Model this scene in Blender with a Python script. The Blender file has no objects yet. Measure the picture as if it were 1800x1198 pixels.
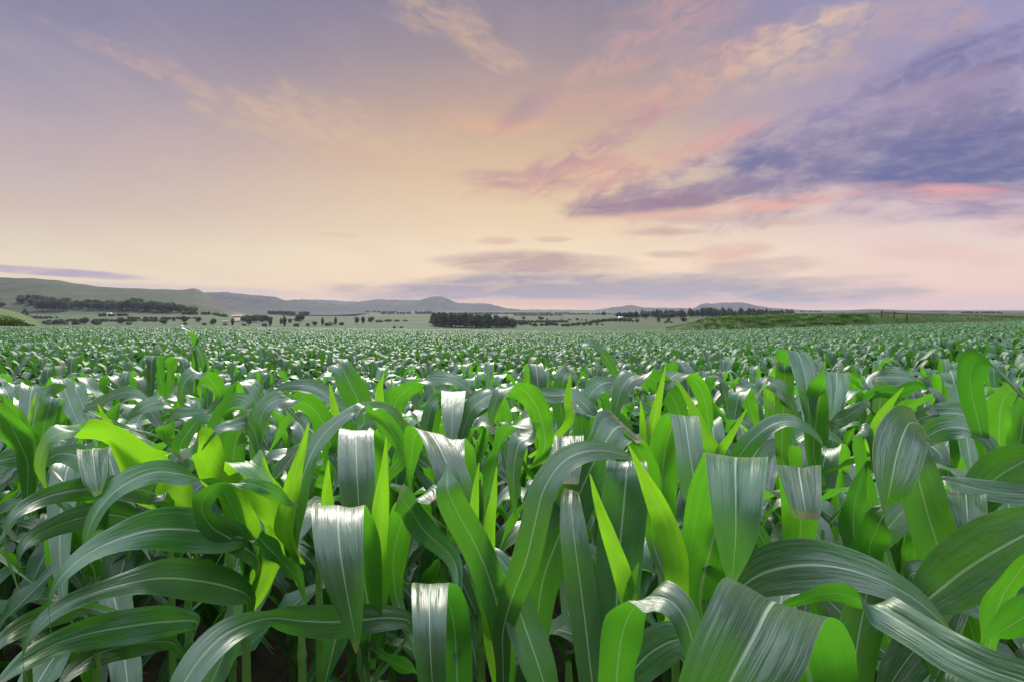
import bpy, math, random
import numpy as np
from mathutils import Vector

random.seed(7)
rng = np.random.default_rng(7)
scene = bpy.context.scene
COL = scene.collection
F, CX, HOR, EYE = 1073.0, 900.0, 543.0, 1.7     # focal length and horizon in photograph pixels; eye height in metres

# ------------------------------------------------------------------ camera
cam_data = bpy.data.cameras.new('camera')
cam_data.sensor_width = 36.0
cam_data.lens = 36.0 * F / 1800.0
cam_data.shift_y = -(599.0 - HOR) / 1800.0
cam_data.clip_start = 0.02
cam_data.clip_end = 40000
cam = bpy.data.objects.new('camera', cam_data)
cam.location = (0, 0, EYE)
cam.rotation_euler = (math.radians(90), 0, 0)
COL.objects.link(cam)
scene.camera = cam

scene.view_settings.view_transform = 'Standard'
scene.view_settings.look = 'None'
scene.view_settings.exposure = 0.30
scene.view_settings.gamma = 1.0
scene.render.engine = 'CYCLES'
scene.cycles.use_denoising = True
scene.cycles.max_bounces = 6
scene.cycles.diffuse_bounces = 3
scene.cycles.glossy_bounces = 2
scene.cycles.transmission_bounces = 4
scene.cycles.volume_bounces = 0
scene.cycles.sample_clamp_indirect = 4.0

SUN_EL, SUN_AZ = 34.0, -12.0       # degrees; azimuth from straight ahead, + to the right

def srgb(r, g, b):
    out = []
    for c in (r, g, b):
        c = c / 255.0
        out.append(c / 12.92 if c <= 0.04045 else ((c + 0.055) / 1.055) ** 2.4)
    return (*out, 1.0)

# ------------------------------------------------------------------ node helper
class NT:
    def __init__(self, tree):
        self.t = tree; self.n = tree.nodes; self.l = tree.links
    def new(self, kind, **kw):
        nd = self.n.new(kind)
        for k, v in kw.items(): setattr(nd, k, v)
        return nd
    def put(self, sock, v):
        if isinstance(v, (int, float)): sock.default_value = v
        elif isinstance(v, (tuple, list)): sock.default_value = v
        else: self.l.new(v, sock)
    def m(self, op, a, b=None, c=None, clamp=False):
        nd = self.new('ShaderNodeMath', operation=op, use_clamp=clamp)
        self.put(nd.inputs[0], a)
        if b is not None: self.put(nd.inputs[1], b)
        if c is not None: self.put(nd.inputs[2], c)
        return nd.outputs[0]
    def mix(self, f, a, b, mode='MIX'):
        nd = self.new('ShaderNodeMix', data_type='RGBA', blend_type=mode)
        self.put(nd.inputs[0], f); self.put(nd.inputs[6], a); self.put(nd.inputs[7], b)
        return nd.outputs[2]
    def ramp(self, f, stops, interp='LINEAR'):
        nd = self.new('ShaderNodeValToRGB')
        cr = nd.color_ramp; cr.interpolation = interp
        while len(cr.elements) > 1: cr.elements.remove(cr.elements[-1])
        cr.elements[0].position = stops[0][0]; cr.elements[0].color = stops[0][1]
        for p, c in stops[1:]:
            e = cr.elements.new(p); e.color = c
        self.put(nd.inputs[0], f)
        return nd.outputs[0]
    def noise(self, vec, scale, detail=4, rough=0.5, dist=0.0):
        nd = self.new('ShaderNodeTexNoise')
        if vec is not None: self.l.new(vec, nd.inputs['Vector'])
        nd.inputs['Scale'].default_value = scale
        nd.inputs['Detail'].default_value = detail
        nd.inputs['Roughness'].default_value = rough
        nd.inputs['Distortion'].default_value = dist
        return nd.outputs['Fac']
    def comb(self, x, y, z):
        nd = self.new('ShaderNodeCombineXYZ')
        for i, v in enumerate((x, y, z)): self.put(nd.inputs[i], v)
        return nd.outputs[0]
    def sep(self, v):
        nd = self.new('ShaderNodeSeparateXYZ'); self.l.new(v, nd.inputs[0])
        return nd.outputs
    def smooth(self, v, lo, hi):
        nd = self.new('ShaderNodeMapRange', interpolation_type='SMOOTHSTEP')
        self.put(nd.inputs[0], v); nd.inputs[1].default_value = lo; nd.inputs[2].default_value = hi
        return nd.outputs[0]

# ------------------------------------------------------------------ world: dusk sky with streaked clouds
world = bpy.data.worlds.new('World')
scene.world = world
world.use_nodes = True
wt = NT(world.node_tree)
for nd in list(wt.n): wt.n.remove(nd)
tc = wt.new('ShaderNodeTexCoord')
dx, dy, dz = wt.sep(tc.outputs['Generated'])
hor = wt.m('MAXIMUM', wt.m('SQRT', wt.m('ADD', wt.m('MULTIPLY', dx, dx), wt.m('MULTIPLY', dy, dy))), 0.001)
tanel = wt.m('DIVIDE', dz, hor)                       # tangent of elevation
def rowt(row): return (HOR - row) / F                 # photograph row -> tangent of elevation
RT = 1.6
def sky_ramp(stops):
    st = [(max(0.0, rowt(r)) / RT, srgb(*c)) for r, c in stops]
    return wt.ramp(wt.m('DIVIDE', tanel, RT, clamp=True), st)
# the three columns of sky, each going up from the horizon; the last stops are above the frame
left = sky_ramp([(543, (242, 222, 194)), (470, (232, 218, 190)), (400, (208, 190, 180)), (300, (184, 168, 178)), (200, (154, 150, 172)), (110, (128, 130, 164)), (0, (112, 118, 160)), (-300, (120, 128, 170)), (-1000, (158, 172, 186))])
mid = sky_ramp([(543, (255, 212, 172)), (500, (252, 222, 188)), (450, (248, 226, 194)), (390, (236, 212, 178)), (300, (222, 192, 158)), (200, (196, 168, 152)), (100, (164, 148, 154)), (0, (142, 134, 152)), (-300, (140, 142, 172)), (-1000, (172, 180, 188))])
right = sky_ramp([(543, (252, 214, 196)), (450, (236, 213, 204)), (380, (216, 195, 204)), (300, (188, 176, 202)), (200, (164, 158, 192)), (80, (150, 148, 188)), (0, (142, 142, 188)), (-300, (130, 134, 178)), (-1000, (165, 174, 186))])
az = wt.m('ARCTAN2', dx, dy)
wl = wt.smooth(az, 0.0, -0.75)
wr = wt.smooth(az, 0.1, 0.68)
skycol = wt.mix(wr, wt.mix(wl, mid, left), right)
# noise on a high flat layer, so that the streaks run together towards the horizon
dzz = wt.m('ADD', wt.m('MAXIMUM', dz, 0.0), 0.10)
plane = wt.comb(wt.m('MULTIPLY', wt.m('DIVIDE', dx, dzz), 1.0), wt.m('MULTIPLY', wt.m('DIVIDE', dy, dzz), 0.42), 0.0)
n_big = wt.noise(plane, 1.5, 4, 0.55, 0.5)
n_fine = wt.noise(plane, 6.0, 6, 0.6, 0.8)
dys = wt.m('MAXIMUM', dy, 0.05)
U = wt.m('MULTIPLY_ADD', wt.m('DIVIDE', dx, dys), F, CX)
V = wt.m('MULTIPLY_ADD', wt.m('DIVIDE', dz, dys), -F, HOR)
gen = wt.comb(wt.m('MULTIPLY', U, 0.004), wt.m('MULTIPLY', V, 0.011), 0.3)
def drift(rot, sc, det, dist, st=.0034):
    c, s = math.cos(math.radians(rot)), math.sin(math.radians(rot))
    a = wt.m('ADD', wt.m('MULTIPLY', U, c * st), wt.m('MULTIPLY', V, -s * st))
    b = wt.m('ADD', wt.m('MULTIPLY', U, s * .0085), wt.m('MULTIPLY', V, c * .0085))
    return wt.noise(wt.comb(a, b, rot * .1), sc, det, 0.6, dist)
WN = {0: (drift(1, 1.9, 8, .2, .0014), drift(2, 5.0, 7, .3, .0016)), 1: (drift(14, 1.6, 8, .4, .0028), drift(22, 4.6, 10, .6, .0042)), -1: (drift(-18, 1.9, 8, .35), drift(-24, 5.0, 9, .4))}
n_soft = wt.noise(gen, 0.9, 4, 0.55, 0.3)
ahead = wt.smooth(dy, 0.12, 0.35)
def cloud(cur, px, py, rx, ry, rot, col, strength, soft=1.5, ragged=1.0):
    """an elongated cloud in a fixed direction of the sky; rot counter-clockwise"""
    c, s = math.cos(math.radians(rot)), math.sin(math.radians(rot))
    u = wt.m('SUBTRACT', U, px); v = wt.m('SUBTRACT', py, V)
    a = wt.m('DIVIDE', wt.m('ADD', wt.m('MULTIPLY', u, c), wt.m('MULTIPLY', v, s)), rx * 1.25)
    b = wt.m('DIVIDE', wt.m('SUBTRACT', wt.m('MULTIPLY', v, c), wt.m('MULTIPLY', u, s)), ry * 1.35)
    r = wt.m('SUBTRACT', 1.0, wt.m('ADD', wt.m('MULTIPLY', a, a), wt.m('MULTIPLY', b, b)))
    w1, w2 = WN[0 if abs(rot) < 7 else (1 if rot > 0 else -1)]
    nn = wt.m('MULTIPLY_ADD', wt.m('SUBTRACT', w1, 0.5), ragged * 3.0, wt.m('MULTIPLY', wt.m('SUBTRACT', n_soft, 0.5), ragged * 1.4))
    k = wt.m('ADD', r, nn)
    k = wt.m('MULTIPLY', wt.smooth(k, -0.15, soft * .72), wt.m('MULTIPLY_ADD', wt.smooth(w2, .34, .62), *((1.0, .2) if col[0] > 185 and py < 400 else (.55, .62))))
    k = wt.m('MULTIPLY', wt.m('MULTIPLY', k, strength, clamp=True), ahead)
    return wt.mix(k, cur, srgb(*col))
VIO, BLU, PNK, SAL, PEA, GRY, CRM = (116, 112, 152), (98, 106, 152), (240, 164, 158), (226, 160, 146), (220, 184, 156), (190, 172, 176), (226, 190, 158)
C = [
 # thin high veils, upper left and centre
 (380, 165, 330, 18, -23, (208, 176, 158), .42), (640, 235, 240, 45, -14, (222, 190, 160), .35), (450, 215, 110, 20, -14, (205, 180, 160), .5),
 (770, 30, 80, 34, -12, (200, 172, 156), .6), (860, 95, 60, 22, -28, (205, 172, 155), .7),
 (860, 215, 120, 22, -4, (232, 178, 145), .7), (930, 190, 60, 22, 30, (165, 142, 155), .6),
 # broken pink and peach cloud climbing to the upper right
 (1040, 145, 100, 30, 22, (205, 164, 155), .55), (1050, 190, 150, 22, 10, (208, 165, 155), .55), (1190, 30, 130, 50, 22, (192, 158, 160), .7),
 (1250, 130, 130, 42, 28, (208, 168, 155), .8), (1400, 100, 150, 55, 24, (220, 190, 168), .8), (1640, 35, 90, 34, 10, (200, 170, 175), .7),
 (1480, 120, 330, 60, 24, (160, 148, 172), .45), (1700, 130, 220, 55, 22, (118, 116, 160), .85), (1620, 180, 160, 32, 20, (178, 152, 170), .7),
 (1560, 210, 260, 36, 14, (150, 145, 182), .7),
 (1000, 320, 160, 34, 8, (214, 168, 158), .8), (930, 318, 110, 15, -4, (186, 152, 156), .6), (1060, 245, 120, 26, 24, (190, 150, 158), .7), (1250, 245, 120, 22, 22, (222, 158, 156), .7),
 (1160, 275, 140, 26, 16, (215, 165, 158), .7),
 # the long blue bank on the right
 (1560, 262, 420, 74, 12, (126, 123, 162), .9), (1720, 290, 300, 70, 2, (110, 114, 158), .9), (1400, 300, 210, 42, 12, (118, 118, 160), .85), (1200, 345, 190, 26, 7, (156, 134, 156), .9), (1130, 362, 110, 15, 4, (152, 124, 148), .9),
 (1250, 372, 240, 9, 4, (238, 180, 160), .7), (1400, 350, 110, 12, 5, (230, 176, 166), .7), (1620, 342, 190, 15, -3, (222, 172, 172), .7), (1690, 336, 90, 9, 0, (228, 166, 166), .5),
 (1660, 372, 240, 22, 2, (148, 134, 168), .8), (1790, 395, 110, 22, 5, (200, 160, 172), .8),
 # flat thin bars low down
 (1300, 385, 190, 12, -1, (212, 178, 172), .7), (1170, 408, 70, 7, 2, (208, 172, 162), .8), (870, 423, 34, 6, 0, (214, 178, 160), .55), (970, 421, 26, 4, 0, (214, 182, 164), .5), (595, 413, 40, 5, -3, (220, 184, 160), .4),
 (910, 460, 170, 15, -1, (198, 172, 164), .9), (1280, 445, 70, 16, 6, (226, 188, 172), .7), (1180, 447, 40, 6, 0, (210, 182, 168), .8), (1350, 470, 110, 14, 4, (206, 186, 176), .75),
 (1640, 440, 130, 20, -6, (236, 200, 190), .7),
 (960, 507, 360, 22, 0, (176, 166, 172), 1.2), (1300, 512, 330, 24, 1, (180, 172, 178), 1.2), (1560, 512, 80, 9, 0, (198, 182, 186), .8), (1450, 492, 150, 8, 3, (200, 186, 184), .8),
 (980, 532, 200, 6, 0, (246, 198, 166), .9), (1200, 535, 200, 5, 0, (240, 196, 178), .7),
 (90, 478, 150, 5.5, -4, (186, 172, 190), .95), (350, 510, 260, 7, -2, (212, 196, 196), .6),
]
for c in C: skycol = cloud(skycol, *c)
# broad faint mottling
skycol = wt.mix(wt.m('MULTIPLY', wt.smooth(n_big, 0.42, 0.75), 0.14), skycol, srgb(214, 184, 172))
skycol = wt.mix(wt.m('MULTIPLY', wt.smooth(n_fine, 0.45, 0.8), 0.07), skycol, srgb(236, 208, 190))
# Nishita air glow underneath everything
nish = wt.new('ShaderNodeTexSky', sky_type='NISHITA')
nish.sun_disc = False
nish.sun_elevation = math.radians(SUN_EL)
nish.sun_rotation = math.radians(SUN_AZ)
nish.dust_density = 2.0
# sky above the frame boosted to light the leaves; dimmed behind the camera
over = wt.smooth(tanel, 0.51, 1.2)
behind = wt.m('MULTIPLY', wt.smooth(dy, 0.25, -0.5), wt.smooth(tanel, 0.02, 0.25))
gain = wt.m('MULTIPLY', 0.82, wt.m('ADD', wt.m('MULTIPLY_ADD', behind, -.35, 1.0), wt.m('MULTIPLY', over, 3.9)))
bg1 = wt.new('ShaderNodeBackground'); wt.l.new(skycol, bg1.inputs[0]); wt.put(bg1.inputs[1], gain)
bg2 = wt.new('ShaderNodeBackground'); wt.l.new(nish.outputs[0], bg2.inputs[0]); bg2.inputs[1].default_value = 0.05
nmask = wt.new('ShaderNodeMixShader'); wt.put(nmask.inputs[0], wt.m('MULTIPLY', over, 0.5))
wt.l.new(bg1.outputs[0], nmask.inputs[1])
addn = wt.new('ShaderNodeAddShader'); wt.l.new(bg1.outputs[0], addn.inputs[0]); wt.l.new(bg2.outputs[0], addn.inputs[1])
wt.l.new(addn.outputs[0], nmask.inputs[2])
wo = wt.new('ShaderNodeOutputWorld'); wt.l.new(nmask.outputs[0], wo.inputs[0])

# ------------------------------------------------------------------ sun: low, ahead of the camera, softened by thin cloud
sd = bpy.data.lights.new('sun', 'SUN')
sd.energy = 3.4
sd.angle = math.radians(18)
sd.color = (1.0, 0.93, 0.82)
sun = bpy.data.objects.new('sun', sd)
COL.objects.link(sun)
_e, _a = math.radians(SUN_EL), math.radians(SUN_AZ)
sun.rotation_euler = Vector((math.sin(_a) * math.cos(_e), math.cos(_a) * math.cos(_e), math.sin(_e))).to_track_quat('Z', 'Y').to_euler()

# ------------------------------------------------------------------ tagging and mesh helpers
def tag(o, label=None, cat=None, group=None, kind=None):
    if label: o['label'] = label
    if cat: o['category'] = cat
    if group: o['group'] = group
    if kind: o['kind'] = kind
    return o

def link(name, mesh, parent=None):
    o = bpy.data.objects.new(name, mesh)
    COL.objects.link(o)
    if parent is not None: o.parent = parent
    return o

def empty(name, loc):
    o = bpy.data.objects.new(name, None)
    o.empty_display_size = 0.1
    o.location = loc
    COL.objects.link(o)
    return o

def make_mesh(name, V_, F_, mat, uv=None, smooth=True, mats=None, midx=None):
    """V_ (n,3); F_ (m,k) array or list of arrays; uv per vertex (n,2)"""
    me = bpy.data.meshes.new(name)
    V_ = np.asarray(V_, dtype=np.float32)
    F_ = np.asarray(F_, dtype=np.int32)
    k = F_.shape[1]
    me.vertices.add(len(V_)); me.vertices.foreach_set('co', V_.ravel())
    me.loops.add(F_.size); me.loops.foreach_set('vertex_index', F_.ravel())
    me.polygons.add(len(F_))
    me.polygons.foreach_set('loop_start', np.arange(0, F_.size, k, dtype=np.int32))
    me.polygons.foreach_set('loop_total', np.full(len(F_), k, dtype=np.int32))
    if smooth: me.polygons.foreach_set('use_smooth', np.ones(len(F_), dtype=bool))
    if uv is not None:
        lay = me.uv_layers.new(name='UVMap')
        lay.data.foreach_set('uv', np.asarray(uv, dtype=np.float32)[F_.ravel()].ravel())
    for m_ in (mats or [mat]): me.materials.append(m_)
    if midx is not None: me.polygons.foreach_set('material_index', np.asarray(midx, dtype=np.int32))
    me.update(calc_edges=True)
    return me

class Acc:
    def __init__(self): self.v, self.f, self.u, self.m, self.n = [], [], [], [], 0
    def add(self, V_, F_, uv, mi=0):
        self.v.append(V_); self.f.append(np.asarray(F_) + self.n); self.u.append(uv); self.m.append(np.full(len(F_), mi)); self.n += len(V_)
    def mesh(self, name, mats):
        return make_mesh(name, np.concatenate(self.v), np.concatenate(self.f), None, np.concatenate(self.u), mats=mats, midx=np.concatenate(self.m))

def sst(a, b, x):
    t = np.clip((np.asarray(x, float) - a) / (b - a), 0, 1)
    return t * t * (3 - 2 * t)

def unit(v): return v / np.maximum(np.linalg.norm(v, axis=-1, keepdims=True), 1e-9)

def at(px, py, Y):
    """the world point that stands Y metres ahead and shows at photograph pixel (px, py)"""
    return np.array([(px - CX) * Y / F, Y, EYE - (py - HOR) * Y / F])

# ------------------------------------------------------------------ terrain
def prof(xs, ys):
    xs = np.array(xs, float); ys = np.array(ys, float)
    return lambda p: np.interp(p, xs, ys)
NEAR_Y = np.array([0, 2, 5, 10, 28, 60, 100, 150, 200])
NEAR_D = np.array([0, .04, .16, .40, 1.25, 2.15, 3.35, 5.1, 7.35])
near_f = prof([-600, 300, 1000, 1200, 1500, 1800, 2400], [0.70, 0.77, 1.0, 0.95, 0.66, 0.46, 0.34])
end_f = prof([-600, 0, 300, 600, 800, 1000, 1190, 1300, 1450, 1600, 1800, 2400], [110, 110, 115, 150, 190, 170, 120, 92, 90, 96, 105, 110])
bank_row = prof([1150, 1195, 1240, 1275, 1350, 1500, 1600, 1700, 1800, 2400], [580, 573, 563, 559, 557, 554.5, 554.5, 557.5, 560, 563])
lb_row = prof([-900, -200, 0, 30, 60, 75, 100], [505, 528, 541, 549, 559, 568, 580])
hill_row = prof([-1500, -400, 0, 60, 110, 160, 200, 260, 330, 340, 350, 370, 395, 412, 440, 520],
                [490, 480, 487, 489, 494, 502, 506.5, 508, 508, 507, 510, 522, 539, 548, 553, 556])
def row_z(row, Y): return EYE - (row - HOR) * Y / F
def ground_z(x, y):
    x = np.atleast_1d(np.asarray(x, float)); y = np.atleast_1d(np.asarray(y, float))
    r = np.hypot(x, y)
    a = np.arctan2(x, y)
    ac = np.clip(a, -0.95, 0.95)
    fold = np.clip((np.abs(a) - 0.95) / 1.6, 0, 1)
    p = CX + F * np.tan(ac)
    p = p * (1 - fold) + 900 * fold
    Y = r * np.cos(ac)
    z = -np.interp(Y, NEAR_Y, NEAR_D) * near_f(p)
    E = end_f(p)
    zE = -np.interp(E, NEAR_Y, NEAR_D) * near_f(p)
    # knots beyond the crop
    K = [E]
    Z = [zE]
    rightw = sst(1150, 1290, p)
    lw = 1 - sst(350, 470, p)
    # bank / left mound
    crest = row_z(bank_row(p), 103.0)
    k1 = E + 2
    z1 = zE
    k2 = E + 9
    z2 = np.where(p > 1150, np.maximum(zE - .2, row_z(bank_row(p), k2)), zE - 0.5)
    def knot(Yk, zk):
        K.append(np.broadcast_to(Yk, p.shape).astype(float)); Z.append(np.broadcast_to(zk, p.shape).astype(float))
    knot(k1, z1); knot(k2, z2)
    lbz = row_z(lb_row(p), 230.0)
    lbw = 1 - sst(60, 110, p)
    knot(230., (-9) * (1 - rightw) * (1 - lbw) + lbz * lbw + (z2 - 1.5) * rightw)
    knot(330., -14 * (1 - rightw) + (-6) * rightw)
    knot(500., -21 * (1 - rightw) + (-13) * rightw)
    knot(840., row_z(575 - 7 * lw - 9 * sst(1000, 1085, p) - 8 * sst(1300, 1500, p), 840.))
    knot(1150., row_z(566 - 12 * lw - 8 * sst(1000, 1085, p) - 5 * sst(1300, 1500, p), 1150.))
    h19 = np.where(p < 520, hill_row(p), 556 - 6 * sst(1100, 1500, p))
    knot(1400., row_z(h19 * .45 + .55 * (560 - 8 * lw - 6 * sst(1000, 1400, p)), 1400.))
    knot(1900., row_z(h19, 1900.))
    knot(2600., row_z(np.maximum(h19 + 8, 551.5 - 1.0 * sst(1100, 1500, p)), 2600.))
    knot(4000., row_z(547.5, 4000.))
    knot(9000., row_z(545.5, 9000.))
    K = np.stack(K); Z = np.stack(Z)
    zf = Z[-1].copy()
    for i in range(len(K) - 1):
        t = (Y - K[i]) / (K[i + 1] - K[i])
        m_ = (t >= 0) & (t < 1)
        tt = t * t * (3 - 2 * t) * 0.5 + t * 0.5
        zf = np.where(m_, Z[i] + (Z[i + 1] - Z[i]) * tt, zf)
    z = np.where(Y > E, zf, z)
    # relief: gullies on the hill, unevenness of the bank
    hillw = np.clip((1 - sst(330, 430, p)) * sst(1150, 1500, Y) * (1 - sst(2300, 3000, Y)), 0, 1)
    z = z + hillw * (2.2 * np.sin(x * .021 + y * .006) * np.sin(y * .017 - x * .004) + 1.1 * np.sin(x * .055 + 1.3) * np.sin(y * .05 + x * .02))
    bw = sst(1150, 1260, p) * sst(2, 9, Y - E) * (1 - sst(40, 80, Y - E))
    z = z + bw * (.16 * np.sin(x * .9) * np.sin(y * .7 + x * .2) + .12 * np.sin(x * 2.1 + y) + .1 * np.sin(x * .31))
    return z

def gz(x, y): return float(ground_z(x, y)[0])

# ------------------------------------------------------------------ materials
def mat_new(name):
    m_ = bpy.data.materials.new(name); m_.use_nodes = True
    for nd in list(m_.node_tree.nodes): m_.node_tree.nodes.remove(nd)
    return m_, NT(m_.node_tree)

def leaf_material(name, up_a, up_b, low, trans_col, trans=0.4, rough=0.33, rib=(0.36, 0.48, 0.30, 1), wax=0.0, bump=True, spec=1.0, ior=1.58):
    m_, t = mat_new(name)
    uv = t.new('ShaderNodeTexCoord').outputs['UV']
    u, v, _ = t.sep(uv)
    geo = t.new('ShaderNodeNewGeometry')
    rnd = t.new('ShaderNodeObjectInfo').outputs['Random']
    cu = t.m('ABSOLUTE', t.m('SUBTRACT', u, 0.5))
    ribw = t.m('MULTIPLY_ADD', t.m('SUBTRACT', 1.0, v), 0.020, 0.006)
    ribm = t.smooth(t.m('SUBTRACT', cu, ribw), 0.016, -0.004)
    edge = t.smooth(cu, 0.485, 0.5)
    fan = t.noise(t.comb(t.m('MULTIPLY', u, 9.0), t.m('MULTIPLY', v, .6), t.m('MULTIPLY', rnd, 40.0)), 1.0, 2, .6)
    veins = t.m('MULTIPLY', t.m('SINE', t.m('MULTIPLY_ADD', fan, 9.0, t.m('MULTIPLY', u, 230.0))), t.smooth(fan, .3, .6))
    sv = t.comb(t.m('MULTIPLY', u, 34.0), t.m('MULTIPLY', v, 1.6), t.m('MULTIPLY', rnd, 30.0))
    streak = t.noise(sv, 1.0, 3, 0.6)
    ridge_n = t.noise(t.comb(t.m('MULTIPLY', u, 11.0), t.m('MULTIPLY', v, 1.3), t.m('MULTIPLY', rnd, 60.0)), 1.0, 2, .5)
    blot = t.noise(t.comb(t.m('MULTIPLY', u, 2.0), t.m('MULTIPLY', v, 5.0), t.m('MULTIPLY', rnd, 50.0)), 1.0, 3, 0.55)
    base = t.mix(t.smooth(t.m('ADD', t.m('MULTIPLY', streak, .55), t.m('MULTIPLY', blot, .45)), 0.3, 0.7), up_a, up_b)
    base = t.mix(t.m('MULTIPLY', geo.outputs['Backfacing'], .8), base, low)
    base = t.mix(t.m('MULTIPLY_ADD', veins, 0.12, 0.12), base, (0.15, 0.27, 0.12, 1))
    hs = t.new('ShaderNodeHueSaturation'); t.l.new(base, hs.inputs['Color'])
    t.put(hs.inputs['Hue'], t.m('MULTIPLY_ADD', rnd, 0.03, 0.485)); t.put(hs.inputs['Value'], t.m('MULTIPLY_ADD', rnd, 0.5, 0.78))
    basef = t.mix(ribm, hs.outputs[0], rib)
    basef = t.mix(t.m('MULTIPLY', edge, .4), basef, (0.22, 0.40, 0.10, 1))
    spk = t.noise(t.comb(t.m('MULTIPLY', u, 14.0), t.m('MULTIPLY', v, 60.0), t.m('MULTIPLY', rnd, 90.0)), 1.0, 3, .6)
    basef = t.mix(t.m('MULTIPLY', t.smooth(spk, .70, .76), .6), basef, (0.20, 0.22, 0.06, 1))
    basef = t.mix(t.smooth(t.m('MULTIPLY_ADD', spk, .06, v), 1.0, 1.02), basef, (0.24, 0.17, 0.07, 1))
    trc = t.mix(t.m('MULTIPLY', t.smooth(t.m('MULTIPLY_ADD', blot, .5, t.m('MULTIPLY', streak, .5)), .35, .65), .65), trans_col, tuple(c * .62 for c in trans_col[:3]) + (1,))
    trc = t.mix(t.m('MULTIPLY_ADD', veins, .26, .26), trc, tuple(c * .5 for c in trans_col[:3]) + (1,))
    trc = t.mix(t.m('MULTIPLY', ribm, .55), trc, (0.30, 0.42, 0.10, 1))
    pr = t.new('ShaderNodeBsdfPrincipled')
    t.l.new(basef, pr.inputs['Base Color'])
    t.put(pr.inputs['Roughness'], t.m('MULTIPLY_ADD', t.m('ADD', streak, blot), 0.22, rough - .14))
    pr.inputs['IOR'].default_value = ior
    t.put(pr.inputs['Specular IOR Level'], t.m('MULTIPLY_ADD', geo.outputs['Backfacing'], -0.6 * spec, spec))
    pr.inputs['Sheen Weight'].default_value = wax
    pr.inputs['Sheen Roughness'].default_value = 0.55
    pr.inputs['Sheen Tint'].default_value = (0.80, 0.92, 1.0, 1)
    if bump:
        bh = t.m('ADD', t.m('MULTIPLY', veins, .3), t.m('ADD', t.m('MULTIPLY', streak, 3.2), t.m('MULTIPLY', ridge_n, 9.0)))
        wv = t.noise(t.comb(t.m('MULTIPLY', u, 5.0), t.m('MULTIPLY', v, 9.0), t.m('MULTIPLY', rnd, 70.0)), 1.0, 2, .5)
        bh = t.m('ADD', bh, t.m('MULTIPLY', wv, 16.0))
        bh = t.m('ADD', bh, t.m('MULTIPLY', ribm, -2.0))
        bn = t.new('ShaderNodeBump'); bn.inputs['Strength'].default_value = 0.26; bn.inputs['Distance'].default_value = 0.0011
        t.l.new(bh, bn.inputs['Height'])
        t.l.new(bn.outputs[0], pr.inputs['Normal'])
    r2 = t.m('FRACT', t.m('MULTIPLY', rnd, 17.37))
    trc = t.mix(t.m('MULTIPLY', t.m('MULTIPLY', r2, r2), .75), trc, (trans_col[0] * .28, trans_col[1] * .42, .015, 1))
    tr = t.new('ShaderNodeBsdfTranslucent'); t.l.new(trc, tr.inputs[0])
    mx = t.new('ShaderNodeMixShader'); t.put(mx.inputs[0], t.m('MULTIPLY_ADD', geo.outputs['Backfacing'], trans * .35, trans * .65))
    t.l.new(pr.outputs[0], mx.inputs[1]); t.l.new(tr.outputs[0], mx.inputs[2])
    out = t.new('ShaderNodeOutputMaterial'); t.l.new(mx.outputs[0], out.inputs[0])
    return m_

M_LEAF = leaf_material('maize_leaf', (0.013, 0.070, 0.013, 1), (0.030, 0.120, 0.022, 1), (0.040, 0.14, 0.020, 1), (0.17, 0.60, 0.02, 1), .42)
M_YOUNG_OR_LIT = leaf_material('maize_young_or_lit_leaf', (0.06, 0.20, 0.02, 1), (0.09, 0.26, 0.025, 1), (0.08, 0.25, 0.02, 1), (0.36, 0.85, 0.02, 1), .5, rib=(0.3, 0.5, 0.12, 1))  # spears, and a few larger blades coloured brighter to look backlit
M_FARLEAF = leaf_material('maize_field_leaf', (0.016, 0.070, 0.016, 1), (0.032, 0.110, 0.028, 1), (0.045, 0.15, 0.022, 1), (0.12, 0.42, 0.02, 1), .28, rough=.54, bump=False, spec=.75, ior=1.5)

def simple(name, col, rough=.6, spec=.4, noise=None, col2=None, coords='Object'):
    m_, t = mat_new(name)
    pr = t.new('ShaderNodeBsdfPrincipled')
    pr.inputs['Roughness'].default_value = rough; pr.inputs['Specular IOR Level'].default_value = spec
    if noise:
        tcn = t.new('ShaderNodeTexCoord').outputs[coords]
        nz = t.noise(tcn, noise, 5, .6)
        t.l.new(t.mix(t.smooth(nz, .35, .65), col, col2), pr.inputs['Base Color'])
    else: pr.inputs['Base Color'].default_value = col
    out = t.new('ShaderNodeOutputMaterial'); t.l.new(pr.outputs[0], out.inputs[0])
    return m_
M_STALK = simple('maize_stalk', (0.11, 0.24, 0.03, 1), .38, .5, 9, (0.16, 0.30, 0.06, 1))

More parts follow.
